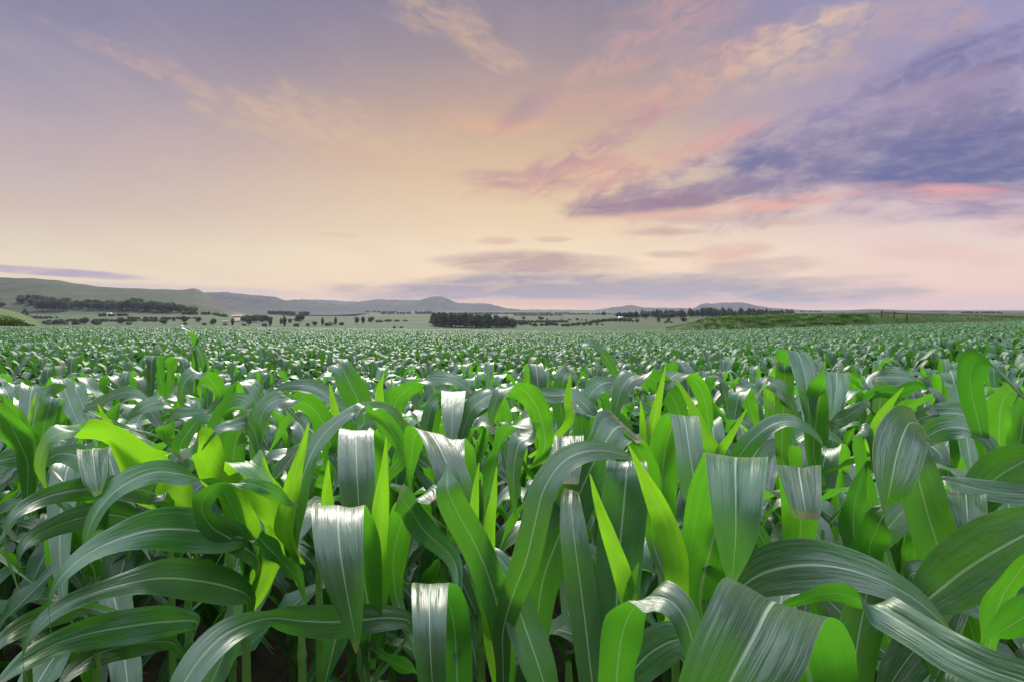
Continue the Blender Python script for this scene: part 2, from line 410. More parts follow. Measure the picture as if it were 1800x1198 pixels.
# ------------------------------------------------------------------ the ground: one sheet to the horizon
def build_ground():
    front = np.radians(np.arange(-46, 46.01, 0.2))
    side1 = np.radians(np.arange(-180, -46, 2.0)); side2 = np.radians(np.arange(48, 180, 2.0))
    A = np.concatenate([side1, front, side2])
    R = np.concatenate([[0.05], np.geomspace(.3, 60, 46), np.linspace(62, 150, 60), np.geomspace(153, 1100, 70), np.geomspace(1120, 9300, 80)])
    aa, rr = np.meshgrid(A, R)
    x = rr * np.sin(aa); y = rr * np.cos(aa)
    z = ground_z(x.ravel(), y.ravel()).reshape(x.shape)
    Vv = np.stack([x, y, z], -1).reshape(-1, 3)
    nr, na = x.shape
    i, j = np.meshgrid(np.arange(nr - 1), np.arange(na), indexing='ij')
    j2 = (j + 1) % na
    Fq = np.stack([i * na + j, i * na + j2, (i + 1) * na + j2, (i + 1) * na + j], -1).reshape(-1, 4)[:, ::-1]
    m_, t = mat_new('ground')
    pos = t.new('ShaderNodeNewGeometry').outputs['Position']
    X, Yy, Z_ = t.sep(pos)
    dist = t.m('SQRT', t.m('ADD', t.m('MULTIPLY', X, X), t.m('MULTIPLY', Yy, Yy)))
    soil = t.mix(t.smooth(t.noise(pos, 6.0, 6, .65), .4, .65), (0.028, 0.020, 0.014, 1), (0.055, 0.042, 0.028, 1))
    # grass of bank and slopes
    g1 = t.mix(t.smooth(t.noise(pos, .35, 6, .7), .35, .65), (0.045, 0.095, 0.018, 1), (0.085, 0.120, 0.032, 1))
    g1 = t.mix(t.smooth(t.noise(pos, .09, 4, .6), .55, .8), g1, (0.08, 0.065, 0.035, 1))
    # patchwork of fields in the valley
    vor = t.new('ShaderNodeTexVoronoi'); vor.feature = 'F1'
    vor.inputs['Scale'].default_value = 1.0
    t.l.new(t.comb(t.m('MULTIPLY', X, .0026), t.m('MULTIPLY', Yy, .0042), 0.0), vor.inputs['Vector'])
    cs = t.new('ShaderNodeSeparateColor'); t.l.new(vor.outputs['Color'], cs.inputs[0])
    fields = t.ramp(cs.outputs[0], [(0, (0.07, 0.11, 0.035, 1)), (.2, (0.055, 0.11, 0.032, 1)), (.38, (0.07, 0.105, 0.033, 1)), (.5, (0.038, 0.08, 0.024, 1)), (.68, (0.075, 0.10, 0.038, 1)), (.85, (0.09, 0.15, 0.045, 1))], 'CONSTANT')
    fields = t.mix(t.m('MULTIPLY', t.smooth(t.noise(t.comb(t.m('MULTIPLY', X, .01), t.m('MULTIPLY', Yy, .035), 0.), 1.0, 5, .6), .4, .7), .5), fields, (0.07, 0.10, 0.04, 1))
    edges = t.new('ShaderNodeTexVoronoi'); edges.feature = 'DISTANCE_TO_EDGE'; edges.inputs['Scale'].default_value = 1.0
    t.l.new(t.comb(t.m('MULTIPLY', X, .0026), t.m('MULTIPLY', Yy, .0042), 0.0), edges.inputs['Vector'])
    fields = t.mix(t.smooth(edges.outputs['Distance'], .02, .008), fields, (0.035, 0.065, 0.025, 1))
    # the grassy hill on the left: rough pasture with rock bands following its height
    zb = t.noise(t.comb(t.m('MULTIPLY', X, .004), t.m('MULTIPLY', Yy, .004), t.m('MULTIPLY', Z_, .12)), 1.6, 6, .65)
    pasture = t.mix(t.smooth(zb, .48, .60), (0.021, 0.040, 0.012, 1), (0.020, 0.016, 0.012, 1))
    pasture = t.mix(t.smooth(t.noise(pos, .02, 6, .7), .4, .7), pasture, (0.045, 0.064, 0.024, 1))
    hillm = t.m('MULTIPLY', t.smooth(Z_, -13.0, -3.0), t.smooth(dist, 900, 1300))
    fields = t.mix(1.0, fields, (0.72, 0.74, 0.72, 1), 'MULTIPLY')
    valley = t.mix(hillm, fields, pasture)
    c = t.mix(t.smooth(dist, 240, 420), g1, valley)
    # tilled soil under the crop
    fieldm = t.new('ShaderNodeAttribute'); fieldm.attribute_name = 'crop'
    c = t.mix(fieldm.outputs['Fac'], c, soil)
    pr = t.new('ShaderNodeBsdfPrincipled'); t.l.new(c, pr.inputs['Base Color'])
    pr.inputs['Roughness'].default_value = .9; pr.inputs['Specular IOR Level'].default_value = .15
    bp = t.new('ShaderNodeBump'); bp.inputs['Strength'].default_value = .8; bp.inputs['Distance'].default_value = .03
    t.l.new(t.noise(pos, 9.0, 6, .7), bp.inputs['Height']); t.l.new(bp.outputs[0], pr.inputs['Normal'])
    out = t.new('ShaderNodeOutputMaterial'); t.l.new(pr.outputs[0], out.inputs[0])
    me = make_mesh('ground', Vv, Fq, m_)
    p, Yd = pcol(Vv[:, 0], Vv[:, 1])
    at_ = me.attributes.new('crop', 'FLOAT', 'POINT')
    at_.data.foreach_set('value', (Yd < end_f(p) + .5).astype(np.float32))
    return tag(link('ground', me), kind='structure')

def pcol(x, y):
    a = np.clip(np.arctan2(x, y), -0.95, 0.95)
    return CX + F * np.tan(a), np.hypot(x, y) * np.cos(a)
build_ground()

# ------------------------------------------------------------------ distant hills
M_HILL = simple('distant_hillside', (0.035, 0.045, 0.035, 1), .95, .1, .004, (0.065, 0.068, 0.050, 1))
def ridge(name, Y0, pts, depth=900., front=1500., label=None):
    pts = np.array(pts, float)
    n = 160
    p = np.linspace(pts[0, 0], pts[-1, 0], n)
    row = np.interp(p, pts[:, 0], pts[:, 1]) + .25 * np.sin(p * .21 + Y0) + .18 * np.sin(p * .53)
    base = ground_z((p - CX) * Y0 / F, np.full(n, Y0)) - 12
    top = np.maximum(row_z(row, Y0), base + 2)
    V_, rows = [], []
    us = np.array([0, .12, .3, .5, .68, .82, .92, 1.0, 1.08, 1.3, 2.0])
    for k, u in enumerate(us):
        Y = Y0 - front * (1 - u) if u <= 1 else Y0 + depth * (u - 1)
        h = sst(0, 1, u) * .55 + .45 * u ** 2.2 if u <= 1 else 1 - sst(0, 1, (u - 1))
        x = (p - CX) * Y0 / F * (1 - (1 - u) * .08)
        gull = (1 + .16 * np.sin(p * .35 + 4 * u) * np.sin(math.pi * min(u, 1))) if u < 1 else 1
        zz = base + (top - base) * h * gull
        V_.append(np.stack([x, np.full(n, Y), zz], -1))
    V_ = np.concatenate(V_)
    i, j = np.meshgrid(np.arange(len(us) - 1), np.arange(n - 1), indexing='ij')
    Fq = np.stack([i * n + j, i * n + j + 1, (i + 1) * n + j + 1, (i + 1) * n + j], -1).reshape(-1, 4)
    return tag(link(name, make_mesh(name, V_, Fq, M_HILL)), kind='structure')
ridge('hill', 4200., [(300, 512), (340, 515), (370, 514), (395, 513.5), (430, 517.5), (480, 521.5), (492, 526), (502, 529), (520, 527), (535, 528), (560, 532), (600, 536), (640, 541), (680, 548)])
ridge('hill', 5300., [(560, 548), (600, 538), (640, 529), (665, 526.5), (700, 527.5), (735, 528), (752, 523.5), (762, 521), (775, 521), (788, 526), (805, 533), (860, 534), (870, 537), (890, 542), (930, 546), (960, 548)])
ridge('hill', 7000., [(480, 536), (530, 526.5), (575, 527.5), (610, 530), (650, 531), (720, 536), (800, 543)])
ridge('hill', 6200., [(1030, 548), (1075, 541), (1095, 538.5), (1105, 537), (1115, 537), (1130, 541), (1200, 542), (1290, 545)])
ridge('hill', 6600., [(1190, 548), (1220, 542), (1235, 534.5), (1245, 533), (1250, 534), (1275, 532), (1305, 532), (1322, 537), (1345, 541), (1420, 546)])
ridge('hill', 4000., [(1380, 551), (1480, 548.5), (1520, 544.5), (1545, 544), (1580, 547.5), (1640, 546.5), (1720, 548), (1750, 550), (1800, 551), (2100, 552)])
ridge('hill', 6800., [(860, 548), (930, 544.5), (1000, 545), (1050, 546.5), (1100, 548)])

# ------------------------------------------------------------------ leaves
def leaf_geo(P, S, W, cols=6, channel=.16, ruffle=.0, phase=0., nruf=7., seg=None):
    """P (k,3) centre line, S (k,3) side vectors, W (k,) full widths"""
    k = len(P)
    t = np.linspace(0, 1, k)
    Tn = unit(np.gradient(P, axis=0))
    S = unit(S - (S * Tn).sum(1, keepdims=True) * Tn)
    N = np.cross(S, Tn)
    us = np.linspace(-1, 1, cols + 1)
    V_ = np.zeros((k, cols + 1, 3))
    for c, u in enumerate(us):
        lift = channel * W * .5 * (abs(u) ** 1.3) * (1 - .5 * t)
        rf = ruffle * W * (u * u) * np.sin(t * nruf * 2 * math.pi + phase + (1.9 if u > 0 else 0)) * np.sin(math.pi * np.clip(t, 0, 1)) ** .5
        pl = .022 * W * np.sin(5.5 * u + phase) * np.sin(9 * t + 2.3 * phase) * (1 if cols > 3 else 0)
        V_[:, c] = P + S * (u * W * .5)[:, None] * (1 - .03) + N * (lift + rf + pl)[:, None]
    uv = np.zeros((k, cols + 1, 2)); uv[..., 0] = (us * .5 + .5)[None, :]; uv[..., 1] = t[:, None]
    i, j = np.meshgrid(np.arange(k - 1), np.arange(cols), indexing='ij')
    n = cols + 1
    Fq = np.stack([i * n + j, i * n + j + 1, (i + 1) * n + j + 1, (i + 1) * n + j], -1).reshape(-1, 4)
    return V_.reshape(-1, 3), Fq, uv.reshape(-1, 2)

def tube_geo(P, Rr, sides=8):
    P = np.asarray(P, float); k = len(P)
    Tn = unit(np.gradient(P, axis=0))
    a = unit(np.cross(Tn, np.array([0.3, 1., 0.1]))); b = np.cross(Tn, a)
    th = np.linspace(0, 2 * math.pi, sides, endpoint=False)
    V_ = P[:, None] + (a[:, None] * np.cos(th)[None, :, None] + b[:, None] * np.sin(th)[None, :, None]) * np.asarray(Rr)[:, None, None]
    i, j = np.meshgrid(np.arange(k - 1), np.arange(sides), indexing='ij')
    j2 = (j + 1) % sides
    Fq = np.stack([i * sides + j, i * sides + j2, (i + 1) * sides + j2, (i + 1) * sides + j], -1).reshape(-1, 4)
    uv = np.zeros((k, sides, 2)); uv[..., 0] = .25; uv[..., 1] = np.linspace(0, 1, k)[:, None]
    return V_.reshape(-1, 3), Fq, uv.reshape(-1, 2)

def wprof(t, neck=.55, peak=.42):
    t = np.asarray(t, float)
    a = neck + (1 - neck) * sst(0, peak, t)
    return a * np.clip(1 - np.clip((t - peak) / (1 - peak), 0, 1) ** 2.1, 0.012, 1)

def grow_leaf(z0, az, L, W, a0, a1, bend_at, bend_w, twist, n=22, cols=6, ruffle=.16, rg=rng, sway=.0):
    """a leaf in plant space that rises at a0 from vertical and bends over to a1 (degrees)"""
    t = np.linspace(0, 1, n)
    ang = np.radians(a0 + (a1 - a0) * sst(bend_at - bend_w, bend_at + bend_w, t) + 14 * t)
    azz = az + sway * t * t
    ds = L / (n - 1)
    D = np.stack([np.sin(ang) * np.sin(azz), np.sin(ang) * np.cos(azz), np.cos(ang)], -1)
    P = np.zeros((n, 3)); P[1:] = np.cumsum((D[1:] + D[:-1]) * .5 * ds, 0)
    P += np.array([math.sin(az) * .008, math.cos(az) * .008, z0])
    Sd = np.stack([-np.cos(azz), np.sin(azz), np.zeros(n)], -1)   # side x tangent points up
    Tn = unit(np.gradient(P, axis=0)); N = np.cross(Sd, Tn)
    if N[n // 3, 2] < 0: Sd = -Sd; N = -N
    tw = twist * sst(.25, 1, t)
    S = Sd * np.cos(tw)[:, None] + N * np.sin(tw)[:, None]
    return leaf_geo(P, S, W * wprof(t), cols, .22, ruffle, rg.uniform(0, 6), rg.uniform(4, 8))

def plant_spec(rg):
    """parameters of one maize plant: list of leaves (z0, az, L, W, a0, a1, at, w, twist, young)"""
    out = []
    az0 = rg.uniform(0, 2 * math.pi)
    nl = int(rg.integers(8, 11))
    H = rg.uniform(.76, .92)
    for i in range(nl):
        q = i / (nl - 1)
        z0 = .16 + (H - .18) * q
        az = az0 + math.pi * i + rg.normal(0, .38)
        L = (.60 + .36 * math.sin(math.pi * min(1, .15 + q * .85))) * rg.uniform(.85, 1.15)
        W = (.052 + .034 * math.sin(math.pi * (.15 + q * .7))) * rg.uniform(.88, 1.12)
        a0 = (38 - 26 * q) * rg.uniform(.75, 1.25)
        a1 = rg.uniform(118, 168) - 20 * (1 - q)
        out.append((z0, az, L, W, a0, a1, rg.uniform(.28, .52), rg.uniform(.08, .24), rg.normal(0, .6), False))
    for i in range(int(rg.integers(0, 3))):
        out.append((H - rg.uniform(.06, .16), az0 + rg.uniform(0, 6), rg.uniform(.22, .38), rg.uniform(.024, .038), rg.uniform(6, 20), rg.uniform(20, 60), .7, .3, rg.normal(0, .4), True))
    return H, out

def stalk_geo(H, r0=.0155, sides=8):
    zs, rs = [-.06], [r0]
    n = 7
    for i in range(n):
        z = H * (i + .6) / n
        r = r0 * (1 - .45 * i / n)
        zs += [z - .012, z, z + .012]; rs += [r * .93, r * 1.13, r * .95]
    zs.append(H + .03); rs.append(.005)
    P = np.stack([np.sin(np.array(zs) * 3) * .006, np.cos(np.array(zs) * 2.2) * .006, np.array(zs)], -1)
    return tube_geo(P, rs, sides)

def proto_parts(rg, n=24, cols=6):
    H, ls = plant_spec(rg)
    parts = [('stalk', [stalk_geo(H)], 2)]
    for l in ls:
        parts.append(('leaf', [grow_leaf(*l[:9], n=n, cols=cols, rg=rg, sway=rg.normal(0, .35))], 1 if l[9] else 0))
    return parts
MATS = [M_LEAF, M_YOUNG_OR_LIT, M_STALK]
MATS_FAR = [M_FARLEAF, M_FARLEAF, M_STALK]

# ------------------------------------------------------------------ the maize plants nearest the camera, each leaf set where it stands
ROWC, ROWS = 0.84, 0.75 * math.sqrt(2)      # rows run away to the left: x + y = ROWC + k * ROWS
def smoothline(Pk, n):
    """Catmull-Rom through rows of values, resampled to n by arc length of xyz"""
    Pk = np.asarray(Pk, float)
    Q = np.vstack([2 * Pk[0] - Pk[1], Pk, 2 * Pk[-1] - Pk[-2]])
    out = []
    for i in range(1, len(Q) - 2):
        for t in np.linspace(0, 1, 12, endpoint=False):
            p0, p1, p2, p3 = Q[i - 1:i + 3]
            out.append(.5 * (2 * p1 + (p2 - p0) * t + (2 * p0 - 5 * p1 + 4 * p2 - p3) * t * t + (3 * p1 - p0 - 3 * p2 + p3) * t ** 3))
    out.append(Pk[-1]); out = np.array(out)
    s = np.concatenate([[0], np.cumsum(np.linalg.norm(np.diff(out[:, :3], axis=0), axis=1))])
    si = np.linspace(0, s[-1], n)
    return np.stack([np.interp(si, s, out[:, c]) for c in range(out.shape[1])], -1)

def traced_leaf(pts, stalk=None, fix=None, young=False, drop=.10, n=48, ruffle=.11):
    """pts: (px, py, metres ahead, turn, width in px). turn 0 shows the upper face, 180 the lower, 90 edge on.
    stalk: (x, y) of the plant, reached by a sheath below the first point"""
    pts = [tuple(p) for p in pts]
    if fix is not None and 30 < abs(fix) :
        # past the crest of the fold the blade swings out towards us before it hangs
        top = min(range(len(pts)), key=lambda i: pts[i][1])
        pts = [p if i <= top else (p[0], p[1], p[2] * (1 - .085 * (1 - math.exp(-(p[1] - pts[top][1]) / 42.)))) + p[3:] for i, p in enumerate(pts)]
    P = [at(p[0], p[1], p[2]) for p in pts]
    k = len(pts)
    S, W = [], []
    # an upward-facing blade leans its far edge up whichever way it runs
    sg = []
    for i in range(k):
        a = pts[max(0, i - 1)]; b = pts[min(k - 1, i + 1)]
        ex, ey = b[0] - a[0], b[1] - a[1]
        sg.append(0 if abs(ex) < .4 * math.hypot(ex, ey) else (1 if ex < 0 else -1))
    for i in range(k - 2, -1, -1): sg[i] = sg[i] or sg[i + 1]
    for i in range(1, k): sg[i] = sg[i] or sg[i - 1]
    if any(p[3] < 0 for p in pts) or not sg[0]: sg = [1] * k
    for i, p in enumerate(pts):
        a = pts[max(0, i - 1)]; b = pts[min(k - 1, i + 1)]
        if fix is None:
            th = math.atan2(-(b[1] - a[1]), b[0] - a[0]) - math.pi / 2
            ph = math.radians(p[3] + (12 if 20 <= p[3] <= 46 else 0)) * sg[i]
        else:
            th = math.radians(fix); ph = math.radians(p[3])
        S.append([math.cos(ph) * math.cos(th), math.sin(ph), math.cos(ph) * math.sin(th)])
        cw = abs(math.cos(ph)) if fix is None else 1.0
        W.append(p[4] * p[2] / F / max(.5, cw) * (.88 if fix is None and not 150 < p[3] < 190 else 1.0))
    P = [np.array(q) for q in P]
    if stalk is not None:
        b0 = P[0]
        zb = max(.12, b0[2] - drop)
        stx = np.array([stalk[0], stalk[1], zb])
        if np.linalg.norm(stx - b0) > .03:
            midp = stx * .5 + b0 * .5 + np.array([0, 0, -.01])
            P = [stx, midp] + P; S = [S[0], S[0]] + S; W = [min(W[0] * .5, .035), W[0] * .75] + W
    A = np.concatenate([np.array(P), np.array(S), np.array(W)[:, None]], 1)
    A = smoothline(A, n)
    return leaf_geo(A[:, :3], A[:, 3:6], np.maximum(A[:, 6], .0015), 10, .10, ruffle, random.uniform(0, 6), random.uniform(2.2, 5))

# (label, stalk (x, y), stalk height, [traced leaves], number of grown lower leaves)
HERO = []
def hero(label, xy, H, leaves, low=4): HERO.append((label, xy, H, leaves, low))
L_ = lambda pts, **k: (pts, k)
def sx(px, Y): return ((px - CX) * Y / F, Y)
Y_ = dict(young=True)
hero('maize plant at lower left whose long pale leaves arch over the dark gap', sx(432, 1.40), 1.02, [
 L_([(430, 955, 1.38, 160, 26), (412, 900, 1.36, 155, 34), (386, 856, 1.34, 140, 36), (338, 838, 1.32, 95, 30), (278, 828, 1.27, 38, 30), (222, 848, 1.22, 30, 40), (180, 885, 1.18, 22, 40), (156, 930, 1.15, 20, 36), (152, 965, 1.14, 30, 30), (166, 1005, 1.13, 45, 10), (170, 1022, 1.13, 45, 2)]),
 L_([(432, 948, 1.36, 60, 18), (385, 938, 1.30, 42, 46), (330, 930, 1.24, 30, 66), (270, 930, 1.18, 30, 60), (205, 948, 1.12, 30, 44), (150, 975, 1.07, 28, 34), (110, 1012, 1.03, 30, 26), (88, 1050, 1.01, 35, 18), (88, 1095, 1.0, 45, 12), (99, 1146, 1.0, 50, 2)]),
 L_([(440, 1052, 1.38, 70, 14), (405, 1032, 1.33, 42, 40), (350, 1020, 1.27, 30, 56), (290, 1015, 1.22, 32, 54), (235, 1022, 1.17, 40, 34), (175, 1038, 1.12, 40, 22), (120, 1060, 1.07, 35, 24), (70, 1098, 1.03, 35, 26), (40, 1150, 1.0, 35, 18), (50, 1205, 1.0, 45, 3)]),
 L_([(445, 975, 1.42, 170, 40), (420, 900, 1.42, 172, 62), (398, 850, 1.41, 172, 74), (365, 800, 1.38, 168, 62), (348, 776, 1.34, 130, 44), (330, 793, 1.31, 20, 32), (322, 806, 1.30, 20, 6)], young=True),  # brighter blade colour stands in for strong backlight
 L_([(455, 985, 1.38, 100, 30), (412, 950, 1.33, 60, 26), (372, 925, 1.27, 20, 36), (354, 890, 1.24, -10, 38), (370, 862, 1.22, 30, 32), (404, 850, 1.22, 60, 20), (440, 850, 1.22, 150, 22), (480, 864, 1.23, 160, 26), (508, 884, 1.24, 160, 10), (524, 888, 1.24, 160, 2)]),
 L_([(470, 1000, 1.40, 175, 36), (490, 930, 1.38, 175, 62), (470, 870, 1.36, 172, 66), (446, 828, 1.33, 165, 54), (430, 812, 1.29, 100, 40), (452, 826, 1.26, 20, 30), (478, 848, 1.25, 20, 6)], young=True),  # lit look put into the blade colour
 L_([(452, 945, 1.36, 165, 24), (470, 960, 1.33, 160, 40), (500, 990, 1.31, 150, 44), (525, 1020, 1.3, 140, 36), (536, 1060, 1.3, 120, 12)]),
], 5)
hero('maize plant at far left, its broad yellow-green leaf folded over in a loop', sx(330, 1.72), .98, [
 L_([(243, 880, 1.50, 175, 40), (240, 820, 1.48, 172, 60), (218, 780, 1.46, 165, 66), (180, 760, 1.44, 150, 50), (138, 757, 1.40, 110, 34), (100, 762, 1.36, 50, 34), (78, 785, 1.34, 18, 34), (70, 822, 1.33, 14, 28), (84, 862, 1.33, 30, 8), (87, 872, 1.33, 30, 2)], young=True),  # lime brightness of the backlit loop put into its colour
 L_([(336, 905, 1.58, 176, 44), (302, 855, 1.56, 175, 56), (268, 812, 1.54, 175, 48), (236, 776, 1.52, 172, 24), (206, 748, 1.50, 172, 3)], young=True),  # coloured brighter to read as backlit
 L_([(290, 878, 1.5, 160, 22), (258, 862, 1.4, 80, 26), (205, 856, 1.30, 38, 32), (150, 858, 1.22, 32, 34), (95, 868, 1.15, 30, 28), (45, 890, 1.08, 30, 24), (14, 925, 1.04, 35, 20), (10, 970, 1.02, 45, 16), (24, 1008, 1.02, 60, 12), (35, 1045, 1.02, 60, 2)]),
 L_([(250, 920, 1.55, 60, 14), (205, 905, 1.45, 38, 36), (150, 908, 1.34, 32, 38), (95, 925, 1.24, 32, 28), (52, 950, 1.17, 32, 24), (34, 985, 1.14, 40, 20), (34, 1015, 1.13, 50, 14), (33, 1048, 1.13, 50, 2)]),
 L_([(345, 1092, 1.65, 60, 16), (290, 1092, 1.55, 35, 40), (225, 1100, 1.45, 30, 50), (160, 1112, 1.36, 32, 44), (100, 1130, 1.28, 34, 34), (45, 1160, 1.20, 38, 26), (-10, 1205, 1.14, 40, 6)]),
 L_([(160, 1068, 1.62, 50, 14), (120, 1072, 1.5, 38, 30), (70, 1086, 1.40, 34, 32), (20, 1112, 1.30, 34, 24), (-20, 1150, 1.25, 34, 8)]),
 L_([(300, 1128, 1.6, 60, 14), (240, 1130, 1.5, 36, 34), (180, 1145, 1.4, 34, 34), (130, 1175, 1.32, 34, 22), (100, 1215, 1.26, 34, 4)]),
], 5)
hero('maize plant with a square-topped leaf hanging like a pale tongue, left of centre', sx(648, 1.13), .98, [
 L_([(650, 1085, 1.12, 6, 46), (640, 1020, 1.11, 4, 66), (628, 950, 1.09, 4, 84), (606, 902, 1.06, 0, 90), (596, 889, 1.01, 0, 91), (594, 902, .965, 0, 91), (596, 950, .95, 0, 86), (604, 1010, .94, -4, 74), (616, 1075, .94, -6, 46), (624, 1120, .94, -6, 20), (626, 1147, .94, -6, 3)], fix=176, ruffle=.008),
 L_([(722, 1098, 1.16, 30, 16), (690, 1085, 1.13, 25, 36), (640, 1088, 1.10, 18, 54), (585, 1092, 1.05, 15, 62), (530, 1090, .98, 22, 48), (495, 1086, .93, 45, 24), (470, 1086, .90, 60, 14), (432, 1096, .86, 35, 30), (390, 1118, .82, 22, 50), (345, 1165, .78, 16, 60), (310, 1230, .75, 14, 50), (300, 1290, .74, 14, 14)]),
 L_([(668, 1040, 1.14, 178, 30), (664, 980, 1.13, 178, 34), (668, 900, 1.12, 178, 32), (675, 830, 1.11, 178, 16), (679, 768, 1.10, 178, 2)], young=True),
 L_([(580, 1000, 1.24, 178, 30), (576, 930, 1.23, 178, 30), (575, 870, 1.22, 178, 20), (577, 808, 1.2, 178, 2)], young=True),
 L_([(640, 1140, 1.13, 160, 34), (690, 1160, 1.10, 140, 44), (740, 1190, 1.08, 120, 40), (790, 1240, 1.06, 110, 20)]),
], 4)
hero('maize plant behind the pale tongue leaf, one slender grey leaf bowed over', sx(530, 1.38), 1.0, [
 L_([(512, 960, 1.36, 10, 34), (520, 890, 1.36, 8, 44), (538, 820, 1.38, 12, 40), (562, 772, 1.42, 20, 32), (592, 740, 1.46, 30, 24), (628, 720, 1.50, 40, 20), (668, 716, 1.54, 50, 18), (696, 730, 1.56, 40, 16), (708, 762, 1.58, 30, 10), (706, 790, 1.58, 30, 2)]),
 L_([(498, 930, 1.32, 178, 34), (512, 860, 1.31, 178, 30), (528, 800, 1.31, 178, 18), (543, 742, 1.3, 178, 2)], young=True),
 L_([(440, 880, 1.52, 10, 40), (412, 842, 1.50, 8, 54), (412, 790, 1.48, 6, 52), (420, 756, 1.46, 10, 44), (432, 748, 1.42, 60, 40)], ruffle=.05),
 L_([(470, 860, 1.45, 70, 12), (445, 752, 1.44, 60, 14), (410, 747, 1.40, 45, 16), (380, 756, 1.37, 40, 16), (355, 790, 1.35, 40, 4)]),
], 4)
hero('maize plant whose short folded leaf hangs straight down at the bottom edge, left of centre', sx(803, .98), .86, [
 L_([(806, 1300, 1.0, 0, 50), (803, 1180, 1.0, 0, 56), (797, 1090, .98, 0, 60), (780, 1040, .95, 0, 64), (760, 1026, .91, 0, 65), (756, 1032, .875, 0, 66), (755, 1080, .85, 0, 62), (757, 1150, .84, 0, 56), (762, 1230, .84, 0, 44), (766, 1320, .84, 0, 10)], fix=180, ruffle=.006),
 L_([(800, 990, 1.12, 6, 30), (745, 930, 1.12, 6, 52), (718, 890, 1.10, 10, 44), (700, 872, 1.08, 60, 30)], ruffle=.05),
 L_([(700, 1060, 1.2, 170, 20), (692, 980, 1.19, 168, 48), (712, 900, 1.17, 160, 46), (745, 868, 1.13, 90, 34), (760, 880, 1.1, 20, 18)]),
], 4)
hero('central maize plant with an upright white leaf tip and a large leaf arching right', sx(885, .98), .98, [
 L_([(888, 1150, .98, 0, 44), (878, 1080, .97, 2, 56), (858, 1010, .96, 4, 62), (832, 950, .95, 4, 62), (804, 900, .935, 2, 62), (790, 868, .915, 0, 56), (786, 850, .92, -5, 44), (787, 832, .935, -5, 18), (788, 806, .95, 0, 2)], ruffle=.01),
 L_([(862, 1120, 1.0, 178, 26), (858, 1030, .99, 178, 26), (860, 930, .98, 178, 22), (868, 870, .97, 178, 12), (873, 820, .96, 178, 2)], young=True),
 L_([(838, 1010, 1.06, 178, 24), (832, 930, 1.06, 176, 22), (836, 860, 1.05, 176, 12), (842, 812, 1.05, 176, 2)], young=True),
 L_([(884, 1110, .96, 8, 40), (900, 1050, .94, 8, 52), (924, 985, .93, 12, 58), (940, 920, .93, 16, 56), (955, 862, .94, 24, 50), (986, 815, .96, 32, 42), (1025, 794, .98, 38, 34), (1068, 792, 1.01, 40, 24), (1100, 800, 1.03, 40, 12), (1117, 810, 1.04, 40, 2)], ruffle=.015),
 L_([(850, 985, 1.03, 60, 20), (872, 985, 1.0, 20, 40), (900, 1040, .97, 12, 62), (926, 1110, .95, 10, 72), (950, 1180, .93, 10, 66), (975, 1270, .92, 10, 30), (985, 1320, .92, 10, 3)], ruffle=.03),
], 4)
hero('maize plant right of the central one, an upright dark leaf showing a thick white midrib', sx(1000, 1.1), 1.06, [
 L_([(945, 1150, 1.12, 5, 44), (950, 1040, 1.12, 6, 66), (975, 960, 1.12, 8, 78), (1008, 890, 1.13, 8, 78), (1040, 820, 1.14, 8, 74), (1065, 775, 1.15, 14, 70), (1082, 752, 1.18, 40, 60), (1100, 748, 1.22, 70, 44)], ruffle=.03),
 L_([(1045, 1260, .95, 3, 50), (1034, 1140, .96, 3, 58), (1022, 1040, .98, 4, 64), (1010, 950, 1.0, 5, 58), (1004, 890, 1.05, 8, 44), (1004, 860, 1.1, 30, 22)], ruffle=.02),
 L_([(895, 770, 1.3, 120, 24), (940, 765, 1.26, 60, 30), (915, 775, 1.23, 40, 34), (904, 815, 1.21, 20, 32), (903, 865, 1.2, 10, 20), (905, 910, 1.2, 10, 3)], ruffle=.05),
 L_([(1000, 930, 1.25, 0, 46), (1002, 850, 1.24, 0, 50), (1002, 790, 1.22, 0, 52), (1001, 768, 1.19, 0, 52), (1000, 770, 1.16, 0, 52), (1001, 810, 1.14, 0, 46), (1002, 850, 1.13, 0, 30)], fix=180, ruffle=.03),
], 4)
hero('maize plant with a broad upright ribbed leaf between two sharp bright green spears', sx(1092, .95), .96, [
 L_([(1088, 1180, .98, 0, 60), (1084, 1080, .985, 0, 76), (1088, 980, 1.0, 0, 84), (1096, 890, 1.01, 0, 86), (1101, 835, 1.02, 0, 78), (1102, 812, 1.05, 0, 70), (1102, 815, 1.10, 0, 60), (1100, 850, 1.13, 0, 40)], fix=0, ruffle=.006),
 L_([(1108, 1080, .90, 176, 30), (1094, 1010, .89, 176, 34), (1070, 940, .885, 174, 26), (1050, 880, .88, 174, 14), (1037, 832, .88, 172, 2)], young=True),
 L_([(1100, 1060, .90, 178, 18), (1112, 1020, .89, 178, 15), (1123, 988, .89, 178, 2)], young=True),
 L_([(1185, 1090, .97, 178, 34), (1190, 1010, .96, 178, 46), (1176, 940, .95, 178, 44), (1152, 880, .945, 176, 36), (1126, 825, .94, 174, 16), (1105, 782, .94, 172, 2)], young=True),
], 4)
